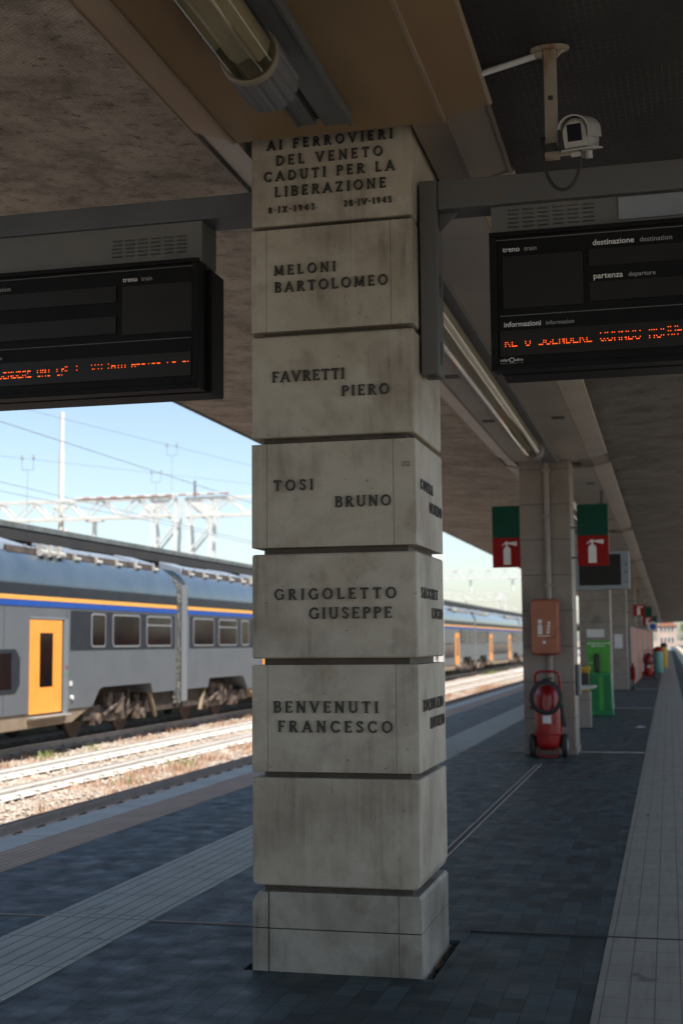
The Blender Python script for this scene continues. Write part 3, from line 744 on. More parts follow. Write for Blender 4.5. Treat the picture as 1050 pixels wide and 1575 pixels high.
def departure_board(xa, xb, label, flip):
    t = thing('departure_board', label, 'departure board', ((xa+xb)/2, 6.5, 2.86), 'departure boards hung from the brackets')
    yf = 6.30
    b = MB().box(xa, xb, yf+.012, yf+.13, 2.865, 3.54)
    b.build('housing', 'board_black', t, bevel=.006)
    r = MB().box(xa+(.0 if flip else .03), xb-.005+(.03 if flip else 0), yf+.132, yf+.34, 2.86, 3.52)
    r.build('rear_housing', 'board_black', t, bevel=.01)
    fr = MB(); w = .03
    fr.box(xa-.004, xb+.004, yf-.008, yf+.011, 3.525, 3.548); fr.box(xa-.004, xb+.004, yf-.008, yf+.011, 2.858, 2.885)
    fr.box(xa-.004, xa+w, yf-.006, yf+.011, 2.886, 3.524); fr.box(xb-w, xb+.004, yf-.006, yf+.011, 2.886, 3.524)
    fr.build('bezel', 'board_black', t, bevel=.003)
    MB().box(xa+.0, xb-.0, yf+.06, yf+.28, 3.545, 3.765 if flip else 3.70).build('ballast_box', 'box_grey', t, bevel=.004).name = 'top_box'
    top = [o for o in kids(t) if o.name.startswith('top_box')][-1]
    zb = 3.585 if not flip else 3.60
    c0 = (xa+.085) if not flip else xb-.505
    for side0 in (c0, xa+1.30 if not flip else xb-1.60):
        lv = MB()
        for i in range(6):
            for k in range(5):
                x = side0+i*.073; z = zb+k*.021
                lv.prism([(yf+.059, z), (yf+.050, z+.002), (yf+.059, z+.010)], 0, x, x+.052)
        lv.build('louvre', 'box_grey', top)
    if not flip:
        MB().box(xa+.62, xa+1.25, yf+.050, yf+.059, 3.58, 3.69).build('access_plate', 'monitor_frame', top, bevel=.001)
    # layout: narrow train column on the outer side, wide destination column
    if not flip: tc = (xa+.06, xa+.445); dc = (xa+.475, xb-.06)
    else: tc = (xb-.425, xb-.035); dc = (xa+.06, xb-.46)
    s = yf+.004
    sc = MB(); sc.box(tc[0], tc[1], s, yf+.0115, 3.165, 3.425); sc.build('display_panel', 'board_screen', t)
    for za, zz in ((3.345, 3.43), (3.175, 3.268)):
        MB().box(dc[0], dc[1], s, yf+.0115, za, zz).build('display_panel', 'board_screen', t)
    MB().box(xa+.04, xb-.04, s, yf+.0115, 2.93, 3.055).build('message_panel', 'board_screen', t)
    ln_ = MB(); ln_.box(xa+.04, xb-.04, s, yf+.0115, 3.128, 3.131); ln_.box(xa+.02, xb-.02, s, yf+.0115, 3.508, 3.511)
    ln_.build('rule_line', 'box_grey', t)
    h = MB(); g = MB(); yy = yf+.009
    dx = dc[0]+.02 if not flip else dc[1]-.985
    put_text(h, 'treno', tc[0]+.0, tc[0]+.083, 3.45, yy, .012); put_text(g, 'train', tc[0]+.105, tc[0]+.165, 3.45, yy)
    put_text(h, 'destinazione', dx, dx+.195, 3.45, yy, .012); put_text(g, 'destination', dx+.222, dx+.372, 3.45, yy)
    put_text(h, 'partenza', dx, dx+.138, 3.285, yy, .012); put_text(g, 'departure', dx+.165, dx+.290, 3.285, yy)
    ix = xa+.06 if not flip else dx-.01
    put_text(h, 'informazioni', ix, ix+.178, 3.075, yy, .012); put_text(g, 'information', ix+.203, ix+.337, 3.075, yy)
    if not flip:
        put_text(h, 'solari', xa+.037, xa+.082, 2.905, yy, .01); put_text(h, 'udine', xa+.108, xa+.148, 2.905, yy, .01)
        q = [(xa+.095+.011*math.cos(math.pi/4*k+.39), 2.911+.011*math.sin(math.pi/4*k+.39)) for k in range(9)]
        ribbon(h, q, .003, lambda a, b, d: (a, yf+.012-d, b), .004, False)
        put_text(g, 'w w w . s o l a r i . i t', xa+.037, xa+.148, 2.892, yy)
    h.build('heading', 'lettering_white', t); g.build('translation', 'lettering_grey', t)
    led = MB()
    if not flip:
        led_text(led, 'RE O SCENDERE QUANDO MUOVE IL TRENO', xa+.064, 3.036, .0325, .0095, s-.0005, lambda f: (4, 5, 6) if f < .22 else (2, 5, 6) if f < .40 else (1, 3, 5), (xa+.06, xb-.05))
    else:
        led_text(led, "SALIRE E SCENDERE UNI CHE E' VIETATO APRIRE LE PORTE", xb-.04-.0283*48.6, 3.037, .0283, .0105, s-.0005,
                 lambda f: (3, 5, 6) if f < .50 else (3, 4, 6) if f < .62 else (2, 4) if f < .76 else (3, 4) if f < .84 else (3,), (xa+.05, xb-.045))
    led.build('led_dots', 'led', t)
    return t
departure_board(-.79, 1.20, 'black departure board right of the memorial pillar with orange message dots', False)
departure_board(-4.26, -2.305, 'black departure board left of the memorial pillar hanging before the bright sky', True)

# ------------------------------------------------------------------ surveillance camera on its ceiling stalk
zc = lambda x: 4.13 + (x-BR_+.02)/(CE_R-BR_+.02)*(CZ-4.13)
cx, cy = -.425, 5.62
t = thing('surveillance_camera', 'cream surveillance camera on rusty stalk under the dark ceiling', 'camera', (cx, cy, zc(cx)))
zt = zc(cx)-.004
MB().prism([(cx+.085*math.cos(a*math.pi/12)*(1 if abs(math.cos(a*math.pi/12)) > .2 else 1), cy+.05*math.sin(a*math.pi/12)) for a in range(24)], 2, zt-.012, zt).build('ceiling_plate', 'white_rusty', t, bevel=.003)
st = MB(); st.box(cx-.027, cx+.027, cy-.02, cy+.02, 3.705, zt-.013); st.box(cx-.06, cx-.03, cy-.012, cy+.012, zt-.04, zt-.013)
st.prism([(cx+.028, zt-.013), (cx+.065, zt-.013), (cx+.028, zt-.05)], 1, cy-.006, cy+.006)
sk = st.build('stalk', 'white_rusty', t, bevel=.004)
MB().box(cx-.011, cx+.011, cy-.0225, cy-.0205, 3.90, 3.92).build('badge', 'slot_dark', sk)
k = MB(); k.box(cx-.022, cx+.022, cy-.028, cy+.022, 3.665, 3.704); k.build('swivel', 'slot_dark', t, bevel=.004)
k = MB(); k.box(cx-.03, cx+.032, cy-.035, cy+.03, 3.645, 3.663); k.box(cx+.033, cx+.13, cy-.03, cy-.005, 3.647, 3.659); k.build('bracket_foot', 'white_rusty', t, bevel=.003)
bx, bz, yf = -.315, 3.672, 5.42
def dshape(w, h, n=10):
    p = [(-w*.92, -h), (w*.92, -h), (w, -h*.3)]
    for i in range(n+1):
        a = R(10+160*i/n); p.append((w*math.cos(a)*1.0, h*.15+h*.85*math.sin(a)))
    p.append((-w, -h*.3)); return p
def rot(p): # camera body turned a little to its left and pointing at the viewer
    b_ = R(-19); yy, zz = p[1]-yf, p[2]-bz; p = (p[0], yf+yy*math.cos(b_)+zz*math.sin(b_), bz-yy*math.sin(b_)+zz*math.cos(b_))
    a = R(9); dx, dy = p[0]-bx, p[1]-yf; return (bx+dx*math.cos(a)+dy*math.sin(a), yf-dx*math.sin(a)+dy*math.cos(a), p[2])
def rmb(m):
    m.v = [rot(v) for v in m.v]; return m
rmb(MB().prism([(bx+a, bz+b) for a, b in dshape(.054, .062)], 1, yf+.012, yf+.25)).build('camera_body', 'camera_white', t, bevel=.004, smooth=40)
outer = dshape(.067, .074); inner = dshape(.061, .068)
sh = MB(); pol = [(bx+a, bz+b) for a, b in outer[2:-1]] + [(bx+a, bz+b) for a, b in reversed(inner[2:-1])]
rmb(sh.prism(pol, 1, yf-.03, yf+.24)).build('sun_shield', 'camera_white', t, smooth=40)
rmb(MB().prism([(bx+a, bz+b-.004) for a, b in dshape(.050, .055)], 1, yf-.004, yf+.011)).build('front_plate', 'camera_white', t, bevel=.004)
rmb(MB().box(bx-.030, bx+.030, yf-.006, yf-.0045, bz-.034, bz+.036)).build('lens_window', 'train_glass', t, bevel=.0005)
k = MB(); k.box(bx-.065, bx+.072, yf+.0, yf+.22, bz-.072, bz-.063); k.box(bx-.022, bx+.018, yf-.012, yf+.02, bz-.098, bz-.079)
k.tube([(bx+.045, yf+.03, bz-.079), (bx+.045, yf+.03, bz-.112)], .016, 12); k.tube([(bx+.018, yf+.05, bz-.079), (bx+.018, yf+.05, bz-.105)], .012, 12)
rmb(k).build('base_rail', 'camera_white', t, bevel=.002)
pts = []
for i in range(25):
    u = i/24; a = math.pi*u
    pts.append((cx-.035+.165*(1-math.cos(a))/2*1.0, cy-.06+(yf+.03-cy+.06)*u, 3.68-.07*u-.185*math.sin(a)**.85))
MB().tube([(cx-.012, cy+.02, 3.75), (cx-.045, cy-.02, 3.73)]+pts, .0075, 8).build('cable', 'rubber', t, smooth=60)
t = tag(MB().tube([(BR_+.01, 5.70, 4.10), (cx-.062, 5.63, zt-.024)], .014, 10).build('cable_conduit', 'white_paint', smooth=60), 'thin white cable conduit from the beam to the surveillance camera stalk', 'conduit')

# ------------------------------------------------------------------ tubular lamps under the beam
def lamp(xc, ya, yb, label, cap=True):
    zc_, r = 3.868, .112
    t = thing('tubular_lamp', label, 'lamp', (xc, yb, SZ), 'tubular lamps under the canopy beam')
    bodypts = lambda rr, n=28: rr
    m = MB(); m.lathe([(r*.985, ya), (r*.985, yb-.001)], (xc, 0, zc_), 32, 1)
    m.build('lens_tube', 'lamp_lens', t, smooth=50)
    q = MB()
    pr = [(-.092, .03), (-.078, -.025), (-.045, -.05), (0, -.03), (.045, -.05), (.078, -.025), (.092, .03), (.086, .03), (.072, -.018), (.043, -.042), (0, -.022), (-.043, -.042), (-.072, -.018), (-.086, .03)]
    q.prism([(xc+a, zc_+b+.01) for a, b in pr], 1, ya+.001, yb-.001)
    q.build('reflector', 'lamp_reflector', t)
    q = MB(); q.tube([(xc-.03, ya+.05, zc_+.045), (xc-.03, yb-.08, zc_+.045)], .013, 12); q.tube([(xc+.03, ya+.05, zc_+.045), (xc+.03, yb-.08, zc_+.045)], .013, 12)
    q.build('fluorescent_tube', 'white_paint', t, smooth=60)
    for s, y in ((1, yb), (-1, ya)):
        c = MB()
        c.lathe([(r+.004, y), (r+.010, y+s*.006), (r+.010, y+s*.03)], (xc, 0, zc_), 32, 1)
        c.build('cap_ring', 'lamp_rim', t, smooth=40)
        c = MB(); prof = []
        n = 56
        for k in range(n):
            a = 2*math.pi*k/n; rr = r+.012 - (.007 if k % 4 == 0 else 0)
            prof.append((xc+rr*math.cos(a), zc_+rr*math.sin(a)))
        ya_, yb_ = sorted((y+s*.031, y+s*.30))
        c.prism(prof, 1, ya_, yb_)
        c.build('end_cap', 'lamp_grey', t, bevel=.002)
    return t
def lens_mat():
    m = bpy.data.materials.new('lamp_lens'); m.use_nodes = True
    n = m.node_tree.nodes; l = m.node_tree.links
    for x in list(n): n.remove(x)
    o = n.new('ShaderNodeOutputMaterial'); mx = n.new('ShaderNodeMixShader'); tr = n.new('ShaderNodeBsdfTransparent'); gl = n.new('ShaderNodeBsdfGlossy')
    tr.inputs[0].default_value = (.86, .85, .78, 1); gl.inputs['Roughness'].default_value = .06; gl.inputs[0].default_value = (.9, .9, .88, 1)
    fr = n.new('ShaderNodeFresnel'); fr.inputs[0].default_value = 1.55
    l.new(fr.outputs[0], mx.inputs[0]); l.new(tr.outputs[0], mx.inputs[1]); l.new(gl.outputs[0], mx.inputs[2]); l.new(mx.outputs[0], o.inputs[0])
    MATS['lamp_lens'] = m
lens_mat()
lamp(-1.535, 3.1, 4.76, 'nearest tubular lamp with ribbed grey end cap, above the inscription')
lamp(-1.535, 8.0, 15.85, 'long shiny tubular lamp between the memorial pillar and the second pillar')
for i, y in enumerate((20.6, 32.6)):
    lamp(-1.535, y, y+7, ['tubular lamp beyond the second pillar, above the hanging monitor', 'far tubular lamp beyond the third pillar under the beam'][i])
# mounting channel the lamps hang from
t = thing('lamp_channel', 'grey steel mounting channel running along the brown soffit into the memorial pillar', 'channel', (-1.47, 5, SZ))
c = MB(); c.box(-1.375, -1.365, -4, 5.80, 3.965, SZ-.001); c.box(-1.495, -1.485, -4, 5.80, 3.972, SZ-.001); c.box(-1.4845, -1.3755, -4, 5.80, 3.972, 3.982)
c.box(-1.375, -1.355, -4, 5.80, 3.958, 3.9645); c.build('channel', 'lamp_grey', t, bevel=.002)
c = MB(); c.box(-1.62, -1.535, -4, 5.80, 3.985, SZ-.001); c.box(-1.625, -1.615, -4, 5.80, 3.975, 3.9845); c.build('side_strip', 'lamp_grey', t, bevel=.002)
MB().box(-1.5345, -1.4955, -4, 5.80, 4.012, 4.022).build('slot', 'slot_dark', t)
t2 = thing('lamp_channel', 'grey steel channel above the long lamp beyond the memorial pillar', 'channel', (-1.47, 12, SZ))
MB().box(-1.60, -1.40, 7.0, 18.1, 3.985, SZ-.001).build('channel', 'lamp_grey', t2, bevel=.002)
mb = MB()

# ------------------------------------------------------------------ the row of plain marble pillars
names = ['second pillar, marble slabs with a grey pipe and red trolley extinguisher in front', 'third pillar, pale marble, behind the green kiosk', 'fourth pillar, pale marble with a white notice, right behind the green kiosk']
order = ['fifth', 'sixth', 'seventh', 'eighth', 'ninth', 'tenth', 'eleventh', 'twelfth']
px0, px1 = -1.955, -1.262
base = None
for i in range(9):
    y = 18.3 + 12*i
    lab = names[i] if i < 3 else 'distant marble pillar, %s in the row counted from the memorial pillar' % order[i-3]
    o = thing('marble_pillar', lab, 'pillar', (-1.585, y, 0), 'marble pillars along the platform')
    MB().box(px0, px1, y, y+.76, .005, 4.09).build('shaft', 'slab_marble', o, bevel=.008)
    MB().box(px0-.012, px1+.012, y-.012, y+.772, .004, .10).build('plinth', 'slab_marble', o, bevel=.005)
yp = 18.3
t = thing('conduit_pipe', 'grey vertical pipe running down the front of the second pillar', 'pipe', (-1.575, yp-.05, 0))
MB().tube([(-1.575, yp-.045, .5), (-1.575, yp-.045, 4.0)], .038, 12).build('pipe', 'pipe', t, smooth=60)
c = MB()
for z in (.9, 2.3, 3.25, 3.9): c.box(-1.635, -1.515, yp-.088, yp-.001, z, z+.03)
c.build('pipe_clamp', 'pipe', t, bevel=.003)
# orange extinguisher cabinet
def rr2(x0_, x1_, ya, yb, z0, z1, r, n=6):
    p = []
    for cx_, cz_, a0 in ((x1_-r, z1-r, 0), (x0_+r, z1-r, 90), (x0_+r, z0+r, 180), (x1_-r, z0+r, 270)):
        p += [(cx_+r*math.cos(R(a0+90*i/n)), cz_+r*math.sin(R(a0+90*i/n))) for i in range(n+1)]
    return MB().prism(p, 1, ya, yb)
t = thing('extinguisher_cabinet', 'orange plastic fire extinguisher cabinet fixed high on the second pillar', 'cabinet', (-1.625, yp-.2, 1.36))
rr2(-1.815, -1.43, yp-.24, yp-.085, 1.36, 2.115, .06).build('back_shell', 'orange_dark', t, bevel=.012, seg=3, smooth=40)
rr2(-1.803, -1.442, yp-.30, yp-.241, 1.375, 2.10, .055).build('cover', 'orange_plastic', t, bevel=.02, seg=3, smooth=40)
e = MB(); ye = yp-.3015
e.box(-1.715, -1.655, ye-.002, ye, 1.64, 1.76); e.box(-1.70, -1.67, ye-.002, ye, 1.762, 1.79); e.prism([(-1.72, 1.80), (-1.66, 1.79), (-1.65, 1.83), (-1.70, 1.845)], 1, ye-.002, ye)
for k in range(4): e.prism([(-1.60+.008*k, 1.65+k*.042), (-1.56+.004*k, 1.65+k*.042), (-1.552+.004*k, 1.68+k*.042), (-1.592+.004*k, 1.685+k*.042)], 1, ye-.002, ye)
e.box(-1.72, -1.55, ye-.002, ye, 1.612, 1.622)
e.build('emblem', 'white_paint', t)
MB().lathe([(.022, yp-.314), (.022, yp-.302)], (-1.63, 0, 1.53), 14, 1).build('lock', 'white_paint', t)
MB().tube([(-1.44, ye, 1.72), (-1.47, ye, 1.66), (-1.48, ye, 1.60), (-1.6, ye, 1.585)], .006, 6).build('seam', 'orange_dark', t)

def trolley(X, Y, label):
    """wheeled powder extinguisher"""
    t = thing('trolley_extinguisher', label, 'fire extinguisher', (X, Y, 0), 'wheeled fire extinguishers')
    prof = [(.02, .10), (.10, .105), (.155, .15), (.165, .20), (.165, .80), (.155, .86), (.11, .93), (.05, .955), (.04, 1.0), (.0, 1.0)]
    MB().lathe(prof, (X, Y, 0), 28).build('cylinder', 'red_paint', t, smooth=50)
    v = MB(); v.lathe([(.035, .99), (.035, 1.03), (.02, 1.05)], (X, Y, 0), 12); v.tube([(X-.06, Y-.02, 1.03), (X+.07, Y-.03, 1.05)], .014, 8); v.build('valve', 'rubber', t)
    h = MB()
    h.tube([(X-.165, Y+.10, .12), (X-.165, Y+.10, .9), (X-.16, Y-.04, 1.09), (X-.135, Y-.05, 1.125), (X-.09, Y-.055, 1.14), (X+.09, Y-.055, 1.14), (X+.135, Y-.05, 1.125), (X+.16, Y-.04, 1.09), (X+.165, Y+.10, .9), (X+.165, Y+.10, .12)], .017, 10)
    h.tube([(X-.17, Y-.17, .31), (X+.17, Y-.17, .31)], .008, 6); h.tube([(X-.165, Y+.1, .5), (X+.165, Y+.1, .5)], .012, 6)
    h.tube([(X-.17, Y-.17, .31), (X-.165, Y+.1, .31)], .008, 6); h.tube([(X+.17, Y-.17, .31), (X+.165, Y+.1, .31)], .008, 6)
    h.tube([(X-.12, Y-.06, .10), (X-.12, Y-.06, .02), (X+.12, Y-.06, .02), (X+.12, Y-.06, .10)], .014, 8)
    h.build('frame', 'red_paint', t, smooth=60)
    MB().tube([(X-.25, Y+.08, .155), (X+.25, Y+.08, .155)], .012, 8).build('axle', 'rubber', t)
    for s in (-1, 1):
        w = MB(); xw = X+s*.215
        w.lathe([(.10, xw-.032), (.145, xw-.036), (.155, xw-.02), (.155, xw+.02), (.145, xw+.036), (.10, xw+.032)], (0, Y+.08, .157), 26, 0)
        wh = w.build('wheel', 'rubber', t, smooth=40)
        MB().lathe([(.03, xw-.045), (.092, xw-.030), (.092, xw+.030), (.03, xw+.045)], (0, Y+.08, .157), 20, 0).build('rim', 'rim_grey', wh, smooth=40)
    c = MB()
    for k in range(3):
        rr = .175+.018*(k % 2); pts = [(X+rr*1.04*math.cos(2*math.pi*i/36), Y-.19-.028*k+.02*math.sin(4*math.pi*i/36), .80+rr*1.1*math.sin(2*math.pi*i/36)) for i in range(37)]
        c.tube(pts, .019, 8, cap=False)
    c.tube([(X-.02, Y-.1, 1.02), (X-.10, Y-.2, 1.0), (X-.16, Y-.22, .93)], .018, 8)
    c.tube([(X+.02, Y-.1, 1.02), (X+.10, Y-.2, .99), (X+.16, Y-.22, .92)], .018, 8)
    c.build('hose', 'rubber', t, smooth=70)
    n = MB(); n.tube([(X+.20, Y-.2, .72), (X+.215, Y-.19, .56), (X+.235, Y-.19, .42)], .024, 10, r1=.034); n.tube([(X+.19, Y-.2, .60), (X+.23, Y-.2, .60)], .016, 8); n.build('horn', 'rubber', t, smooth=60)
    MB().tube([(X-.17, Y-.1, .66), (X-.23, Y-.12, .67)], .018, 8).build('gas_valve', 'red_paint', t)
    L = []
    for k in range(7):
        a = R(-110+k*40/6); L.append((X+.1665*math.cos(a), Y+.1665*math.sin(a)))
    l = MB(); vs = [(p[0], p[1], z) for z in (.46, .585) for p in L]; l.add(vs, [(k, k+1, k+8, k+7) for k in range(6)]); l.build('label_plate', 'paper', t)
    return t
trolley(-1.60, 17.93, 'red wheeled extinguisher with coiled black hose in front of the second pillar')
trolley(-.80, 53.9, 'distant red wheeled extinguisher beside the striped hoarding')

def fire_sign(X0, X1, Y, zb, zm, zt, label, side):
    t = thing('fire_sign', label, 'sign', ((X0+X1)/2, Y, zb), 'fire extinguisher signs on the pillars')
    if zt > zm: MB().box(X0, X1, Y, Y+.03, zm+.001, zt).build('green_panel', 'green_sign', t, bevel=.003)
    MB().box(X0, X1, Y, Y+.03, zb, zm-.001).build('red_panel', 'red_sign', t, bevel=.003)
    e = MB(); cx_ = (X0+X1)/2-.01*side; w = (X1-X0)/.42; h = (zm-zb)/.42; P = lambda a, b: (cx_+a*w, zb+b*h)
    e.prism([P(-.055, .04), P(.055, .04), P(.055, .24), P(.045, .275), P(.02, .295), P(-.02, .295), P(-.045, .275), P(-.055, .24)], 1, Y-.003, Y)
    e.prism([P(-.016, .296), P(.016, .296), P(.016, .33), P(-.016, .33)], 1, Y-.003, Y)
    e.prism([P(-.03, .331), P(.03, .331), P(.15, .30), P(.155, .365), P(.03, .352), P(-.01, .372), P(-.03, .352), P(-.07, .32), P(-.075, .30)], 1, Y-.0035, Y)
    e.build('extinguisher_symbol', 'white_paint', t)
    b = MB(); b2 = MB()
    xa, xb = (X1, px0) if side < 0 else (px1, X0)
    if abs(xb-xa) > .002: b.box(min(xa, xb), max(xa, xb)+.0, Y+.005, Y+.025, zm+.1, zm+.13); b2.box(min(xa, xb), max(xa, xb), Y+.005, Y+.025, zb+.1, zb+.13)
    else: b.box(X0+.02, X0+.03, Y+.031, Y+.2, zm, zm+.02)
    b.build('mounting', 'steel_paint', t)
    if b2.v: b2.build('mounting', 'steel_paint', t)
    return t
fire_sign(-2.345, -1.962, 18.31, 2.57, 2.985, 3.43, 'green and red extinguisher sign on the left side of the second pillar', -1)
fire_sign(-1.175, -.755, 18.31, 2.57, 2.985, 3.42, 'green and red extinguisher sign on the right side of the second pillar', 1)
fire_sign(-1.05, -.70, 42.4, 2.30, 2.66, 2.66, 'small all red extinguisher sign on the right of the fourth pillar', 1)
fire_sign(-.98, -.62, 54.5, 2.12, 2.48, 2.90, 'far green and red extinguisher sign right of the red-only sign', 1)
fire_sign(-.90, -.52, 66.5, 1.95, 2.33, 2.72, 'farthest green and red extinguisher sign, just before the platform end', 1)
# round sign beneath the far one
t = thing('round_sign', 'small round white and blue sign under the far green and red sign', 'sign', (-.62, 54.45, 1.95))
MB().lathe([(.20, 54.44), (.20, 54.46)], (-.60, 0, 2.08), 24, 1).build('disc', 'white_paint', t); MB().lathe([(.13, 54.43), (.13, 54.439)], (-.60, 0, 2.08), 24, 1).build('centre', 'train_blue', t)
MB().box(-1.22, -.60, 54.462, 54.48, 2.06, 2.10).build('mounting', 'steel_paint', t)
# bright ceiling-side lamp box above red sign
t = thing('wall_lamp', 'small cream lamp above the red-only extinguisher sign', 'lamp', (-.8, 42.4, 2.72))
MB().box(-.86, -.70, 42.38, 42.5, 2.70, 2.84).build('shade', 'lamp_rim', t, bevel=.01); MB().box(-1.22, -.861, 42.42, 42.45, 2.75, 2.78).build('mounting', 'steel_paint', t)

# hanging monitor
ym = 22.0
t = thing('hanging_monitor', 'grey framed black monitor hanging behind the right extinguisher sign', 'monitor', (-1.0, ym, 2.39))
MB().box(-1.46, -.585, ym, ym+.28, 2.385, 3.01).build('casing', 'monitor_frame', t, bevel=.012)
MB().box(-1.40, -.72, ym-.006, ym-.001, 2.45, 2.96).build('screen', 'board_screen', t, bevel=.002)
k = MB()
for z in (2.50, 2.66, 2.78): k.lathe([(.016, ym-.006), (.016, ym-.001)], (-.64, 0, z), 10, 1)
k.build('button', 'slot_dark', t)
MB().tube([(-1.0, ym+.14, 3.0), (-1.0, ym+.14, SZ)], .03, 10).build('hanging_pole', 'steel_paint', t)

# bench wall with shelf, validator, green kiosk
t = thing('shelf_wall', 'low marble wall with a projecting grey shelf behind the second pillar', 'wall', (-1.5, 24, 0))
MB().box(-1.80, -1.385, 24.0, 24.3, .005, .64).build('low_wall', 'slab_marble', t, bevel=.006)
MB().prism([(-1.8, .655), (-1.31, .70), (-1.29, .72), (-1.29, .745), (-1.8, .745)], 1, 23.9, 24.4).build('shelf', 'kerb', t, bevel=.006)
t = thing('grey_cabinet', 'slim grey cabinet standing against the right side of the second pillar', 'cabinet', (-1.19, 18.7, .005))
MB().box(-1.249, -1.212, 18.5, 18.95, .80, 1.22).build('casing', 'box_grey', t, bevel=.006); MB().box(-1.211, -1.208, 18.54, 18.91, .84, 1.18).build('door', 'box_grey', t)
t = thing('ticket_validator', 'yellow ticket validator with black front left of the green kiosk', 'ticket validator', (-1.65, 27.0, 0))
MB().box(-1.74, -1.585, 27.1, 27.25, .005, .95).build('post', 'yellow_paint', t, bevel=.008)
MB().box(-1.75, -1.58, 27.0, 27.099, .66, .90).build('front', 'black_plastic', t, bevel=.008)
MB().box(-1.76, -1.56, 26.99, 27.26, .952, 1.03).build('hood', 'yellow_paint', t, bevel=.01)
yk = 28.5
t = thing('help_kiosk', 'bright green panel kiosk with black telephone handset before the third pillar', 'kiosk', (-1.45, yk, 0))
MB().prism([(-1.71, 1.55), (-1.66, .05), (-1.24, .05), (-1.205, 1.55)], 1, yk+.08, yk+.14).build('panel', 'kiosk_green', t, bevel=.006)
k = MB(); k.box(-1.545, -1.435, yk+.02, yk+.079, .88, 1.27); k.tube([(-1.49, yk-.0, .95), (-1.49, yk-.0, 1.2)], .028, 10); hs = k.build('handset', 'black_plastic', t, bevel=.008)
k = MB(); rr = random.Random(2); x = -1.69
for row, (xa, xb) in enumerate(((-1.68, -1.24), (-1.60, -1.32))):
    x = xa
    while x < xb:
        w = rr.uniform(.012, .028); k.box(x, x+w, yk+.075, yk+.0795, 1.475-row*.055, 1.505-row*.055); x += w+rr.choice((.008, .008, .02))
k.box(-1.65, -1.57, yk+.075, yk+.0795, 1.07, 1.085)
k.build('white_print', 'white_paint', t)
t = thing('recycling_bin', 'dark green slatted bin standing directly before the bright green kiosk', 'bin', (-1.39, yk-.3, 0))
MB().prism([(-1.62, .06), (-1.165, .06), (-1.185, .87), (-1.585, .87)], 1, yk-.45, yk-.02).build('body', 'bin_green', t, bevel=.01)
k = MB()
for i in range(12): z = .12+i*.06; k.box(-1.575, -1.455, yk-.455, yk-.4505, z, z+.03); k.box(-1.33, -1.21, yk-.455, yk-.4505, z, z+.03)
k.build('slats', 'bin_green_dark', t)
MB().box(-1.43, -1.355, yk-.458, yk-.4505, .1, .80).build('stripe', 'kiosk_green', t)
MB().box(-1.63, -1.155, yk-.46, yk-.01, .005, .058).build('base', 'bin_green', t, bevel=.006)
t = tag(MB().box(-1.79, -1.40, 30.285, 30.298, 1.62, 1.80).build('notice', 'paper', bevel=.002), 'white notice plate on the third pillar above the green kiosk', 'notice'); t.location.y = 0
t.location = (0, 0, 0)
tag(MB().box(-1.62, -1.49, 30.27, 30.286, 1.95, 2.1).build('grey_box', 'box_grey', bevel=.008), 'small grey box on the third pillar above the white notice', 'box')
tag(MB().box(-1.66, -1.40, 42.27, 42.287, 1.30, 1.74).build('notice', 'paper', bevel=.002), 'white paper notice on the fourth pillar', 'notice')

tag(MB().add([(-.62, 24.05, .006), (-.50, 24.0, .02), (-.43, 24.15, .008), (-.56, 24.22, .03), (-.53, 24.1, .035)], [(0, 1, 4), (1, 2, 4), (2, 3, 4), (3, 0, 4)]).build('paper_scrap', 'paper'), 'crumpled white paper scrap lying on the dark paving beyond the second pillar', 'litter')
# striped hoarding along the pillar row, small red extinguisher, bins
t = thing('striped_hoarding', 'orange and grey striped hoarding fence round a work area far down the platform', 'hoarding', (-1.1, 45, 0))
a, b = Vector((-1.22, 44.6)), Vector((-.86, 72)); n = 8
stripe = lambda mm, i: mm.build('stripe', 'stripe_orange' if i % 2 else 'stripe_grey', t)
for i in range(n):
    inv = lambda u: (1/(1/44.6+(1/72-1/44.6)*u)-44.6)/(72-44.6)
    p, q = a.lerp(b, inv(i/n)), a.lerp(b, inv((i+1)/n))
    stripe(MB().prism([(p.x, p.y), (q.x, q.y), (q.x-.03, q.y), (p.x-.03, p.y)], 2, .05, 2.0), i)
n2 = 7
for i in range(n2):
    xa = -1.9+i*(.68/n2); stripe(MB().box(xa, xa+.68/n2, 44.57, 44.6, .05, 2.0), i)
for i in range(9):
    q = a.lerp(b, i/8); MB().tube([(q.x-.06, q.y, .005), (q.x-.06, q.y, 2.08)], .025, 8).build('post', 'steel_paint', t)
t = thing('small_extinguisher', 'orange red extinguisher on a black foot at the base of the fourth pillar', 'fire extinguisher', (-1.14, 42.6, 0))
MB().lathe([(.05, .30), (.075, .34), (.075, .66), (.04, .74), (.02, .76)], (-1.12, 42.6, 0), 16).build('cylinder', 'red_sign', t, smooth=50)
MB().lathe([(.09, .006), (.09, .03), (.03, .05), (.03, .3)], (-1.12, 42.6, 0), 16).build('stand', 'black_plastic', t); k = MB(); k.box(-1.15, -1.09, 42.57, 42.62, .765, .84); k.tube([(-1.1, 42.55, .78), (-1.05, 42.5, .6), (-1.08, 42.5, .4)], .012, 6); k.build('valve', 'black_plastic', t)
def bin_(X, Y, r, h, m, ml, label):
    t = thing('waste_bin', label, 'bin', (X, Y, 0), 'bins far down the platform')
    MB().lathe([(r*.9, .006), (r, .05), (r*1.02, h), (r*.9, h+.01)], (X, Y, 0), 20).build('body', m, t, smooth=40)
    MB().lathe([(r*1.05, h+.012), (r*1.0, h+.14), (r*.5, h+.24)], (X, Y, 0), 20).build('lid', ml, t, smooth=40)
bin_(-.50, 64, .21, 1.0, 'teal_paint', 'red_sign', 'pale teal bin with red lid right of the distant red extinguisher')
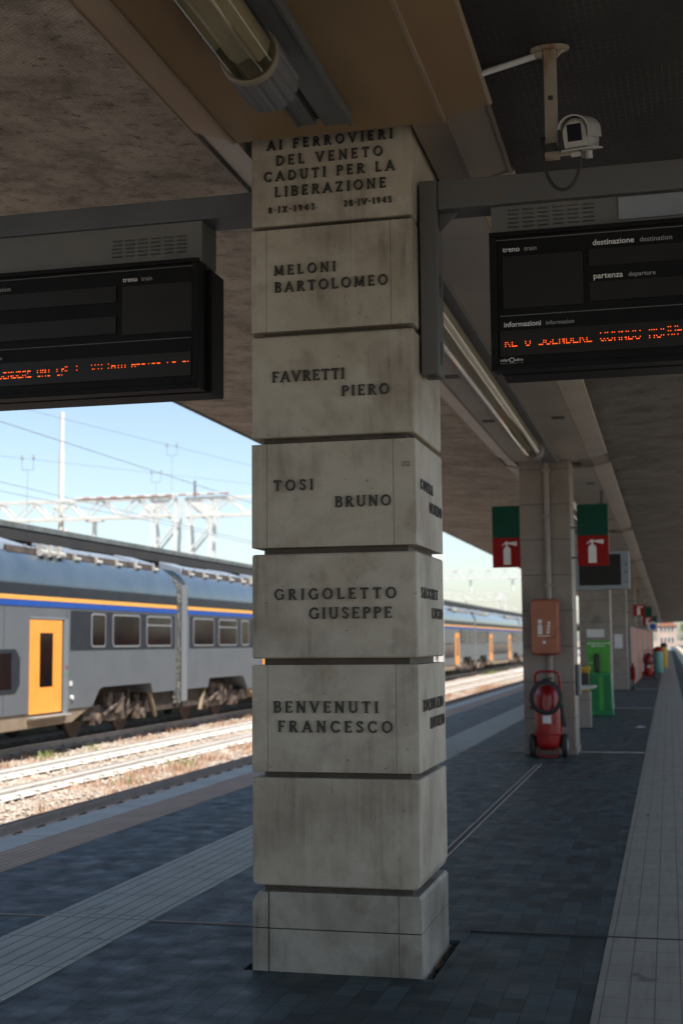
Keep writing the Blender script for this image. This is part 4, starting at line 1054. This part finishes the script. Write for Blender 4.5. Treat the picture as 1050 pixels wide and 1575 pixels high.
bin_(-.28, 76, .19, 1.15, 'yellow_paint', 'black_plastic', 'yellow bin with dark lid just beyond the teal bin')

# ------------------------------------------------------------------ the double-deck train
XS = -12.42; XW = XS-2.78; XM = (XS+XW)/2
def rrect(xa, xb, y0, y1, z0, z1, r, n=6):
    p = []
    for cy_, cz_, a0 in ((y1-r, z1-r, 0), (y0+r, z1-r, 90), (y0+r, z0+r, 180), (y1-r, z0+r, 270)):
        p += [(cy_+r*math.cos(R(a0+90*i/n)), cz_+r*math.sin(R(a0+90*i/n))) for i in range(n+1)]
    return MB().prism(p, 0, xa, xb)
def train_car(g, L=27.2, label=''):
    """g: y of the gangway centre at the near end; car runs to g+L"""
    t = thing('train_car', label, 'train car', (XM, g, -.5), 'cars of the grey and blue double-deck train')
    ya, yb = g+.42, g+L-.42
    def mir(o): return o
    low = []
    a = ya
    def end(s, y):   # outline of one car end going inward, s=+1 from ya, s=-1 from yb
        return [(y, 2.78), (y, .36), (y+s*1.62, .36), (y+s*1.72, .60), (y+s*4.55, .60), (y+s*4.75, .56), (y+s*5.15, .19)]
    A = end(1, ya); B = end(-1, yb)
    poly = A + list(reversed(B))
    MB().prism(poly, 0, XW, XS).build('body', 'train_grey', t)
    sk_ = MB(); p = [(ya+5.16, .188), (ya+6.1, -.10), (ya+8.7, -.12), (yb-8.7, -.12), (yb-6.1, -.10), (yb-5.16, .188)]
    sk_.prism([(p_[0], p_[1]) for p_ in p], 0, XW+.05, XS-.03); sk_.build('lower_skirt', 'skirt_dirt', t, bevel=.02)
    rs = [(XS-.0, 2.782), (XS-.01, 2.95), (XS-.10, 3.20), (XS-.26, 3.40), (XS-.46, 3.52), (XM+.3, 3.60), (XM-.3, 3.60), (XW+.46, 3.52), (XW+.26, 3.40), (XW+.1, 3.2), (XW+.01, 2.95), (XW, 2.782)]
    MB().prism(rs, 1, ya, yb).build('roof', 'train_roofside', t, smooth=35)
    e = .012
    def band(name, m, z0, z1, y0_, y1_, pr=e, par=t):
        return MB().box(XS+.0005, XS+pr, y0_, y1_, z0, z1).build(name, m, par)
    sm = MB()
    for yy in (ya+6.45, ya+9.2, ya+12.1, (ya+yb)/2+1.3, yb-9.2, yb-6.45): sm.box(XS+.0005, XS+.003, yy, yy+.012, .22, 2.33)
    sm.build('panel_seam', 'canopy_dark', t)
    band('upper_window_band', 'train_dark', 2.555, 2.775, ya, yb)
    band('orange_stripe', 'train_orange', 2.458, 2.546, ya, yb)
    band('blue_stripe', 'train_blue', 2.335, 2.450, ya, yb)
    for s, y in ((1, ya), (-1, yb)):
        q = lambda d: y+s*d
        lo, hi = sorted((q(.12), q(6.28)))
        wb = band('window_band', 'train_dark', 1.445, 2.29, lo, hi)
        for (d0, d1, tr) in ((.38, 2.06, False), (2.46, 4.10, True), (4.48, 5.26, False)) if s > 0 else ((.38, 2.06, True), (2.46, 4.10, False), (4.48, 5.26, False)):
            lo, hi = sorted((q(d0), q(d1)))
            f = rrect(XS+.0125, XS+.02, lo, hi, 1.49, 2.255, .11).build('window', 'train_frame', t)
            f.location = (0, 0, 0)
            w = MB()
            if tr: w.v, w.f = rrect(XS+.0205, XS+.024, lo+.045, hi-.045, 1.535, 2.0, .07).v, rrect(XS+.0205, XS+.024, lo+.045, hi-.045, 1.535, 2.0, .07).f; q2 = rrect(XS+.0205, XS+.024, lo+.045, hi-.045, 2.045, 2.21, .07); w.add(q2.v, q2.f)
            else: w = rrect(XS+.0205, XS+.024, lo+.045, hi-.045, 1.535, 2.21, .08)
            w.build('pane', 'train_glass', f)
        lo, hi = sorted((q(6.72), q(8.14)))
        rec = MB(); rec.box(XS+.0005, XS+.05, hi+.08, hi+.26, .12, 2.10); rec.box(XS+.0005, XS+.03, lo, hi+.09, 2.075, 2.12)
        rec.build('door_frame', 'train_seal', t, bevel=.006)
        d = MB().box(XS+.0005, XS+.022, lo, hi, .17, 2.06).build('door', 'train_door', t, bevel=.004)
        dm = (lo+hi)/2
        MB().box(XS+.0225, XS+.026, dm-.30, dm+.28, .70, 1.80).build('pane', 'train_glass', d)
        MB().box(XS+.0, XS+.16, lo-.05, hi+.2, .09, .118).build('door_step', 'rail_top', t, bevel=.004)
        MB().box(XS+.0005, XS+.006, hi+.004, hi+.078, .17, 2.07).build('door_gap', 'canopy_dark', t)
        b1 = MB(); b1.lathe([(.035, XS+.051), (.035, XS+.058)], (0, hi+.17, 1.08), 10, 0); b1.build('door_button', 'red_sign', t)
        b1 = MB(); b1.lathe([(.035, XS+.051), (.035, XS+.058)], (0, hi+.17, .92), 10, 0); b1.build('door_button', 'kiosk_green', t)
        b1 = MB(); b1.lathe([(.05, XS+.0005), (.05, XS+.04)], (0, q(6.2), .43), 12, 0); b1.box(XS+.0005, XS+.02, q(6.25)-.05, q(6.25)+.05, .68, .78); b1.build('filler_cap', 'white_paint', t)
        # bogie
        bg_ = MB(); yc0, yc1 = q(1.85), q(4.45); ymid = (yc0+yc1)/2
        xf = XS-.36
        bg_.prism([(yc0-s*.5, .0), (yc0-s*.5, .16), (yc0+s*.35, .18), (ymid-s*.55, -.04), (ymid+s*.55, -.04), (yc1-s*.35, .18), (yc1+s*.5, .16), (yc1+s*.5, .0), (yc1-s*.3, -.02), (ymid+s*.5, -.22), (ymid-s*.5, -.22), (yc0+s*.3, -.02)], 0, xf-.1, xf+.08)
        for yc in (yc0, yc1):
            bg_.box(xf-.05, xf+.16, yc-.2, yc+.2, -.26, .0); bg_.tube([(xf+.06, yc-.12, .0), (xf+.06, yc-.12, .34)], .085, 10)
            bg_.tube([(xf+.17, yc, -.13), (xf+.24, yc, -.13)], .12, 12)
        bg_.tube([(xf+.05, ymid, -.05), (xf+.05, ymid, .42)], .2, 12); bg_.tube([(xf+.14, ymid-.9, -.06), (xf+.14, ymid+.3, .30)], .05, 8); bg_.tube([(xf+.16, ymid+.45, -.1), (xf+.16, ymid+.45, .5)], .05, 8)
        bg_.box(xf+.0, xf+.14, ymid-.65, ymid-.35, .12, .45)
        bo = bg_.build('bogie', 'bogie', t, bevel=.01)
        for yc in (yc0, yc1):
            for xw in (-13.20, -14.70):
                MB().lathe([(.10, xw-.06), (.43, xw-.06), (.44, xw), (.41, xw+.03), (.37, xw+.03), (.33, xw-.0), (.12, xw-.0), (.10, xw+.04)], (0, yc, -.12), 28, 0).build('wheel', 'wheel_steel', bo, smooth=40)
        uf = MB(); lo, hi = sorted((q(-.42), q(1.55))); uf.box(XW+.3, XS-.16, lo+.02 if s > 0 else lo, hi, -.12, .345)
        lo, hi = sorted((q(1.75), q(4.9))); uf.box(XW+.6, XS-.75, lo, hi, -.05, .58)
        lo, hi = sorted((q(4.92), q(5.4))); uf.box(XW+.2, XS-.10, lo, hi, -.12, .18)
        uf.build('underframe', 'underframe', t, bevel=.015)
        pl = MB(); lo, hi = sorted((q(1.50), q(1.62))); pl.prism([(q(1.52), .35), (q(1.70), .58), (q(1.58), .30), (q(1.22), -.25), (q(1.18), -.22)], 0, XS-.14, XS-.06); pl.build('mud_plate', 'skirt_dirt', t)
        # roof equipment along the car end
        rb = MB()
        for d0, d1, hh in ((.5, 1.7, .03), (1.9, 4.2, .0), (4.35, 6.1, .02), (6.3, 7.2, -.06), (7.5, 9.3, .03)):
            lo, hi = sorted((q(d0), q(d1))); rb.prism([(XS-.36, 3.44), (XS-.42, 3.58+hh), (XM+.35, 3.77+hh), (XM+.35, 3.5)], 1, lo, hi)
            rb.box(XS-.41, XS-.37, lo+.1, lo+.2, 3.44, 3.60+hh); rb.box(XS-.41, XS-.37, hi-.2, hi-.1, 3.44, 3.60+hh)
        rb.build('roof_equipment', 'train_roofbox', t, bevel=.02)
        ds = MB(); lo, hi = sorted((q(.5), q(8.6))); ds.prism([(XS-.27, 3.42), (XS-.325, 3.56), (XS-.36, 3.56), (XS-.34, 3.40)], 1, lo, hi); ds.build('gap_shade', 'underframe', t)  # dark strip added for the shade in the gap under the roof panels
        for i in range(3):
            ins = MB(); yy = q(6.35+i*.42); ins.tube([(XS-.22, yy-.14, 3.47), (XS-.22, yy+.14, 3.47)], .075, 10); ins.box(XS-.34, XS-.222, yy-.05, yy+.05, 3.45, 3.66); ins.build('insulator', 'insulator', t)
        for i in range(5):
            ins = MB(); yy = q(.9+i*1.15); zz = 3.44; xx = XS-.26
            ins.tube([(xx, yy-.1, zz), (xx+.02, yy+.16, zz+.0)], .045, 10); ins.box(xx-.1, xx+.0, yy-.05, yy+.03, zz, zz+.13)
            ins.build('insulator', 'insulator', t)
    # lower deck windows between the doors
    lo, hi = ya+8.55, yb-8.55
    MB().prism([(lo, 1.30), (lo+.18, 1.475), (hi-.18, 1.475), (hi, 1.30), (hi, .78), (lo+0, .78), (lo+.18, .62), (hi-.18, .62)][:5] + [(hi-.18, .62), (lo+.18, .62), (lo, .78)], 0, XS+.0005, XS+e).build('lower_window_band', 'train_dark', t)
    w = MB(); wn_ = 5; st = (hi-lo-.5)/wn_
    for i in range(wn_): w.box(XS+.0125, XS+.016, lo+.3+i*st, lo+.15+(i+1)*st, .70, 1.40)
    w.build('lower_window', 'train_glass', t)
    rb = MB(); rb.prism([(XM-.9, 3.57), (XM-.8, 3.72), (XM+.7, 3.72), (XM+.8, 3.57)], 1, ya+9, yb-9); rb.build('roof_equipment', 'train_roofbox', t, bevel=.02)
    # gangway bellows at the near end
    gw = MB()
    gw.prism([(XS-.02, .02), (XS-.02, 2.8), (XS-.12, 3.2), (XS-.45, 3.45), (XW+.45, 3.45), (XW+.12, 3.2), (XW+.02, 2.8), (XW+.02, .02)], 1, g-.30, g-.08)
    ob = gw.build('gangway', 'bellows', t)
    gw = MB(); gw.prism([(XS-.10, .3), (XS-.10, 2.75), (XS-.2, 3.15), (XS-.5, 3.38), (XW+.5, 3.38), (XW+.2, 3.15), (XW+.1, 2.75), (XW+.1, .3)], 1, g-.42, g+.40)
    gw.build('bellows', 'bellows', ob)
    gw = MB(); gw.box(XS-.06, XS+.01, g+.05, g+.38, .05, 3.1); gw.build('gangway_cover', 'train_seal', ob, bevel=.02)
    return t
first = train_car(32.78, label='train car seen to the right of the visible gangway, partly behind the memorial pillar')
copy_tree(first, (0, -27.2, 0), 'nearest train car with the yellow door and round-cornered windows left of the gangway')
copy_tree(first, (0, 27.2, 0), 'train car hidden mostly behind the memorial pillar and seen first to its right')
copy_tree(first, (0, 54.4, 0), 'distant train car with several orange doors left of the second pillar')
copy_tree(first, (0, 81.6, 0), 'farthest train car before the second pillar, small orange door near its left end')

# ------------------------------------------------------------------ canopy of the next platform behind the train
t = thing('far_canopy', 'long dark flat canopy of the next platform just above the train roof', 'canopy', (-18, 60, 4))
MB().box(-13.86, -13.80, -30, 330, 4.12, 4.24).build('fascia', 'fascia', t)
MB().box(-23, -13.96, -30, 330, 3.88, 3.98).build('underside', 'canopy_dark', t)
MB().box(-23, -13.962, -30, 330, 3.985, 4.20).build('roof', 'roof_sheet', t)
MB().box(-13.95, -13.82, -30, 330, 3.86, 4.117).build('gutter', 'canopy_dark', t)
cc = 0
for i in range(12): MB().box(-19.0, -18.5, 4+i*24, 4.5+i*24, -.75, 3.875).build('column', 'slab_marble', t)
mb = MB(); mb.box(-22, -15.6, -30, 320, -.9, 0); struct(mb, 'far_platform', 'kerb')

# ------------------------------------------------------------------ catenary gantries, masts and wires
def lattice(mb, p, q, h, d, n, w=.10, posts=False):
    """square truss from p to q (top chord), height h, depth d along y"""
    p, q = Vector(p), Vector(q)
    for dy in (-d/2, d/2):
        for dz in (0, -h):
            mb.bar(p+Vector((0, dy, dz)), q+Vector((0, dy, dz)), w)
        for i in range(n):
            a = p.lerp(q, i/n)+Vector((0, dy, 0)); b = p.lerp(q, (i+.5)/n)+Vector((0, dy, -h)); c = p.lerp(q, (i+1)/n)+Vector((0, dy, 0))
            mb.bar(a, b, w*.7); mb.bar(b, c, w*.7)
    for i in range(n+1):
        a = p.lerp(q, i/n); mb.bar(a+Vector((0, -d/2, 0)), a+Vector((0, d/2, 0)), w*.6)
def leg(mb, x, y, z0, z1, wt, wb, d, n=8, w=.10, lean=0):
    for dy in (-d/2, d/2):
        A = [Vector((x-wt/2, y+dy, z1)), Vector((x+wt/2, y+dy, z1))]; B = [Vector((x-wb/2+lean, y+dy, z0)), Vector((x+wb/2+lean, y+dy, z0))]
        mb.bar(A[0], B[0], w); mb.bar(A[1], B[1], w)
        for i in range(n):
            s = i % 2; a = A[s].lerp(B[s], i/n); b = A[1-s].lerp(B[1-s], (i+1)/n); mb.bar(a, b, w*.6)
def gantry(xa, xb, y, zt, label, legs, h=1.05, droppers=()):
    t = thing('catenary_gantry', label, 'gantry', ((xa+xb)/2, y, -.8), 'white lattice catenary gantries')
    m = MB(); lattice(m, (xa, y, zt), (xb, y, zt), h, .8, max(4, int(abs(xb-xa)/2.1)), .15); m.build('beam', 'gantry_white', t)
    for (x, wt, wb, lean) in legs:
        m = MB(); leg(m, x, y, -.8, zt-.02, wt, wb, .75, 7, .15, lean); m.build('leg', 'gantry_white', t)
    for s_, x in ((1, xa), (-1, xb)):
        m = MB(); m.prism([(x+s_*.15, zt-.15), (x+s_*1.7, zt-h), (x+s_*2.3, zt-h-.05), (x+s_*.9, zt-.1)], 1, y-.43, y-.35); m.build('end_bracket', 'gantry_white', t)
    for x in droppers:
        m = MB(); m.tube([(x, y, zt-h-.05), (x, y, zt-h-1.8)], .14, 10); m.box(x-.5, x+.5, y-.2, y+.2, zt-h-.2, zt-h-.08); m.build('dropper', 'gantry_white', t)
    return t
gantry(-62, -27.0, 70, 9.85, 'near white lattice gantry left, ending in a tapered leg beside the gap', [(-27.5, 1.5, .55, -.0), (-60, 1.5, .6, 0)], 1.05, (-31.9, -45))
gantry(-26.2, -11.8, 70, 9.72, 'near white lattice gantry right of the gap, reaching behind the memorial pillar', [(-25.4, 1.5, .55, 0), (-12.05, .5, .45, 0)], .98, (-18, -16))
m = MB(); m2 = MB()
gantry(-62, -11.7, 172, 10.9, 'second white gantry seen high beside the left extinguisher sign', [(-62, 1.5, .6, 0), (-12.0, .5, .45, 0)], 1.1, (-25, -19.5, -16))
gantry(-60, -30, 255, 10.9, 'third white gantry, left half, seen low between the pillars', [(-31, 1.5, .5, 0), (-59, 1.5, .6, 0)], 1.3, (-38,))
gantry(-26, -11.7, 262, 10.9, 'third white gantry, right half, seen low beside the second pillar', [(-25, 1.5, .5, 0), (-12, .5, .45, 0)], 1.3, (-16, -20))
gantry(-60, -11.7, 350, 11.2, 'farthest white gantry, faint above the distant train roof', [(-59, 1.5, .6, 0), (-12, .5, .45, 0)], 1.3, (-16,))
# striped barrier bar lying on the near gantry
t = thing('striped_tube', 'red and white banded tube on top of the near gantry', 'tube', (-24, 69.5, 9.9))
m = MB(); m2 = MB(); pa, pb = Vector((-29.5, 69.5, 10.02)), Vector((-19.8, 69.5, 10.3))
pa, pb = Vector((-32.8, 69.45, 9.93)), Vector((-23.6, 69.45, 9.93)); nn = 22
for i in range(nn): (m if i % 2 else m2).tube([pa.lerp(pb, i/nn), pa.lerp(pb, (i+1)/nn)], .055, 8)
m.build('red_bands', 'red_band', t); m2.build('white_bands', 'gantry_white', t)
t = thing('mast', 'tall cream mast rising behind the near gantry', 'mast', (-34.45, 70.9, -.8))
MB().tube([(-34.45, 70.9, -.8), (-34.45, 70.9, 12.9)], .17, 14).build('pole', 'mast_cream', t, smooth=60)
MB().tube([(-34.45, 70.9, 12.9), (-34.45, 70.9, 15.3)], .135, 14).build('top_section', 'mast_cream', t, smooth=60)
m = MB()
for z in (9.0, 9.6, 8.2): m.tube([(-34.45-.45, 70.9, z), (-34.45+.45, 70.9, z)], .1, 8)
m.build('collar', 'mast_cream', t)
t = thing('mast', 'short insulator mast standing on the near gantry right of the tall cream mast', 'mast', (-26.0, 70.3, 9.8))
MB().tube([(-25.9, 70.3, 9.8), (-25.9, 70.3, 10.9)], .05, 8).build('pole', 'insulator', t)
m = MB()
for i in range(6): m.lathe([(.06, 9.95+i*.15), (.11, 9.98+i*.15), (.06, 10.02+i*.15)], (-25.9, 70.3, 0), 10)
m.build('insulator', 'bogie', t)
def wire(pts, label, r=.02, hang=()):
    t = thing('overhead_wire', label, 'wire', pts[0], 'overhead wires across the sky')
    V = [Vector(p) for p in pts]
    MB().tube(V, r*.6, 6, cap=False).build('cable', 'wire', t)
    for (p, drop) in hang:
        p = Vector(p); m = MB()
        m.tube([p+Vector((-.22, 0, 0)), p+Vector((-.22, 0, -.4))], .014, 5); m.tube([p+Vector((.22, 0, 0)), p+Vector((.22, 0, -.4))], .014, 5)
        m.tube([p+Vector((-.22, 0, -.4)), p+Vector((.22, 0, -.4))], .014, 5); m.tube([p+Vector((0, 0, -.4)), p+Vector((0, 0, -drop))], .011, 5)
        m.lathe([(.04, p.z-.02), (.06, p.z), (.04, p.z+.13)], (p.x-.22, p.y, 0), 8); m.lathe([(.04, p.z-.02), (.06, p.z), (.04, p.z+.13)], (p.x+.22, p.y, 0), 8)
        m.build('hanger', 'wire', t)
def sagline(a, b, sag, n=14):
    a, b = Vector(a), Vector(b)
    return [a.lerp(b, i/n)-Vector((0, 0, sag*4*(i/n)*(1-i/n))) for i in range(n+1)]
wire([(-20, 12, 7.8), (-20, 37, 9.1), (-20, 62, 10.4), (-20, 82, 11.4)], 'uppermost overhead wire crossing the sky left of the memorial pillar', .022, [((-20, 51.5, 9.85), 1.9)])
wire([(-17, 5, 7.45), (-17, 31, 7.47), (-17, 50.6, 7.5), (-17, 95, 7.55)], 'thick overhead wire passing just right of the tall mast top', .028)
wire([(-21.5, 15, 5.9), (-21.5, 39.6, 7.87), (-21.5, 60.5, 9.57), (-21.5, 70, 10.3)], 'thin overhead wire with two pairs of insulators left and right of the mast', .018, [((-21.5, 41.6, 8.05), 1.9), ((-21.5, 53.5, 9.0), 1.6)])
wire([(-20, 5, 6.62), (-20, 37, 6.62), (-20, 120, 6.6)], 'low overhead wire passing behind the lattice beam', .025)
wire([(-17, 20, 5.5), (-17, 44, 5.75), (-17, 160, 5.7)], 'lowest overhead wire just above the dark far canopy', .02)
wire([(-25, 20, 6.0), (-25, 60, 6.0), (-25, 160, 6.0)], 'thin contact wire below the lattice legs', .02)
# ------------------------------------------------------------------ the end of the platform: house, trees, posts
def house(X, Y, w, d, h, label):
    t = thing('house', label, 'house', (X, Y, -.8))
    MB().box(X-w/2, X+w/2, Y, Y+d, -.8, h).build('wall', 'plaster_pink', t)
    MB().prism([(X-w/2-.4, h+.005), (X+w/2+.4, h+.005), (X, h+1.9)], 1, Y-.3, Y+d+.3).build('roof', 'roof_tile', t)
    for i in range(4):
        for k in range(3):
            f = MB().box(X-w/2+.7+i*(w-1.2)/4, X-w/2+1.5+i*(w-1.2)/4, Y-.05, Y-.002, .7+k*2.9, 2.3+k*2.9).build('window', 'white_paint', t)
            MB().box(X-w/2+.8+i*(w-1.2)/4, X-w/2+1.4+i*(w-1.2)/4, Y-.07, Y-.052, .8+k*2.9, 2.2+k*2.9).build('shutter', 'shutter', f)
house(-.4, 360, 5, 9, 5.2, 'pink house with dark shutters beyond the end of the platform')
def tree(X, Y, h, label, seed):
    rr = random.Random(seed)
    t = thing('tree', label, 'tree', (X, Y, -.8), 'trees beyond the end of the platform')
    m = MB(); m.tube([(X, Y, -.8), (X+.1, Y, h*.35), (X, Y, h*.6)], .22, 8, r1=.09)
    for i in range(6):
        a = rr.uniform(0, 6.28); m.tube([(X, Y, h*(.3+.05*i)), (X+math.cos(a)*h*.2, Y+math.sin(a)*h*.2, h*(.5+.06*i))], .08, 6, r1=.03)
    m.build('trunk', 'bark', t)
    m = MB()
    cl = [(rr.gauss(0, h*.15), rr.gauss(0, h*.15), h*.62+rr.gauss(0, h*.16)) for i in range(38)]
    for c in cl:
        for k in range(70):
            p = Vector((X+c[0]+rr.gauss(0, h*.05), Y+c[1]+rr.gauss(0, h*.05), c[2]+rr.gauss(0, h*.045))); s = rr.uniform(.1, .22)
            u = Vector((rr.gauss(0, 1), rr.gauss(0, 1), rr.gauss(0, 1))).normalized(); v = u.orthogonal().normalized()
            m.add([p-u*s, p+v*s*.5, p+u*s, p-v*s*.5], [(0, 1, 2, 3)])
    m.build('crown', 'leaf', t)
tree(6.2, 230, 8.5, 'bushy green tree at the far right beyond the platform', 1)
tree(9.5, 262, 10, 'taller green tree behind the bushy one at the far right', 2)
tree(5.6, 318, 8, 'small distant tree right of the pink house', 3)
def tpost(X, Y, label):
    t = thing('line_post', label, 'post', (X, Y, -.8), 'white posts by the far right track')
    MB().tube([(X, Y, -.8), (X, Y, 7.5)], .16, 10).build('pole', 'gantry_white', t); MB().bar((X-2.2, Y, 6.6), (X+.2, Y, 6.9), .12).build('arm', 'gantry_white', t)
tpost(5.75, 150, 'nearer white line post at the far right edge'); tpost(5.75, 200, 'farther white line post at the far right edge')
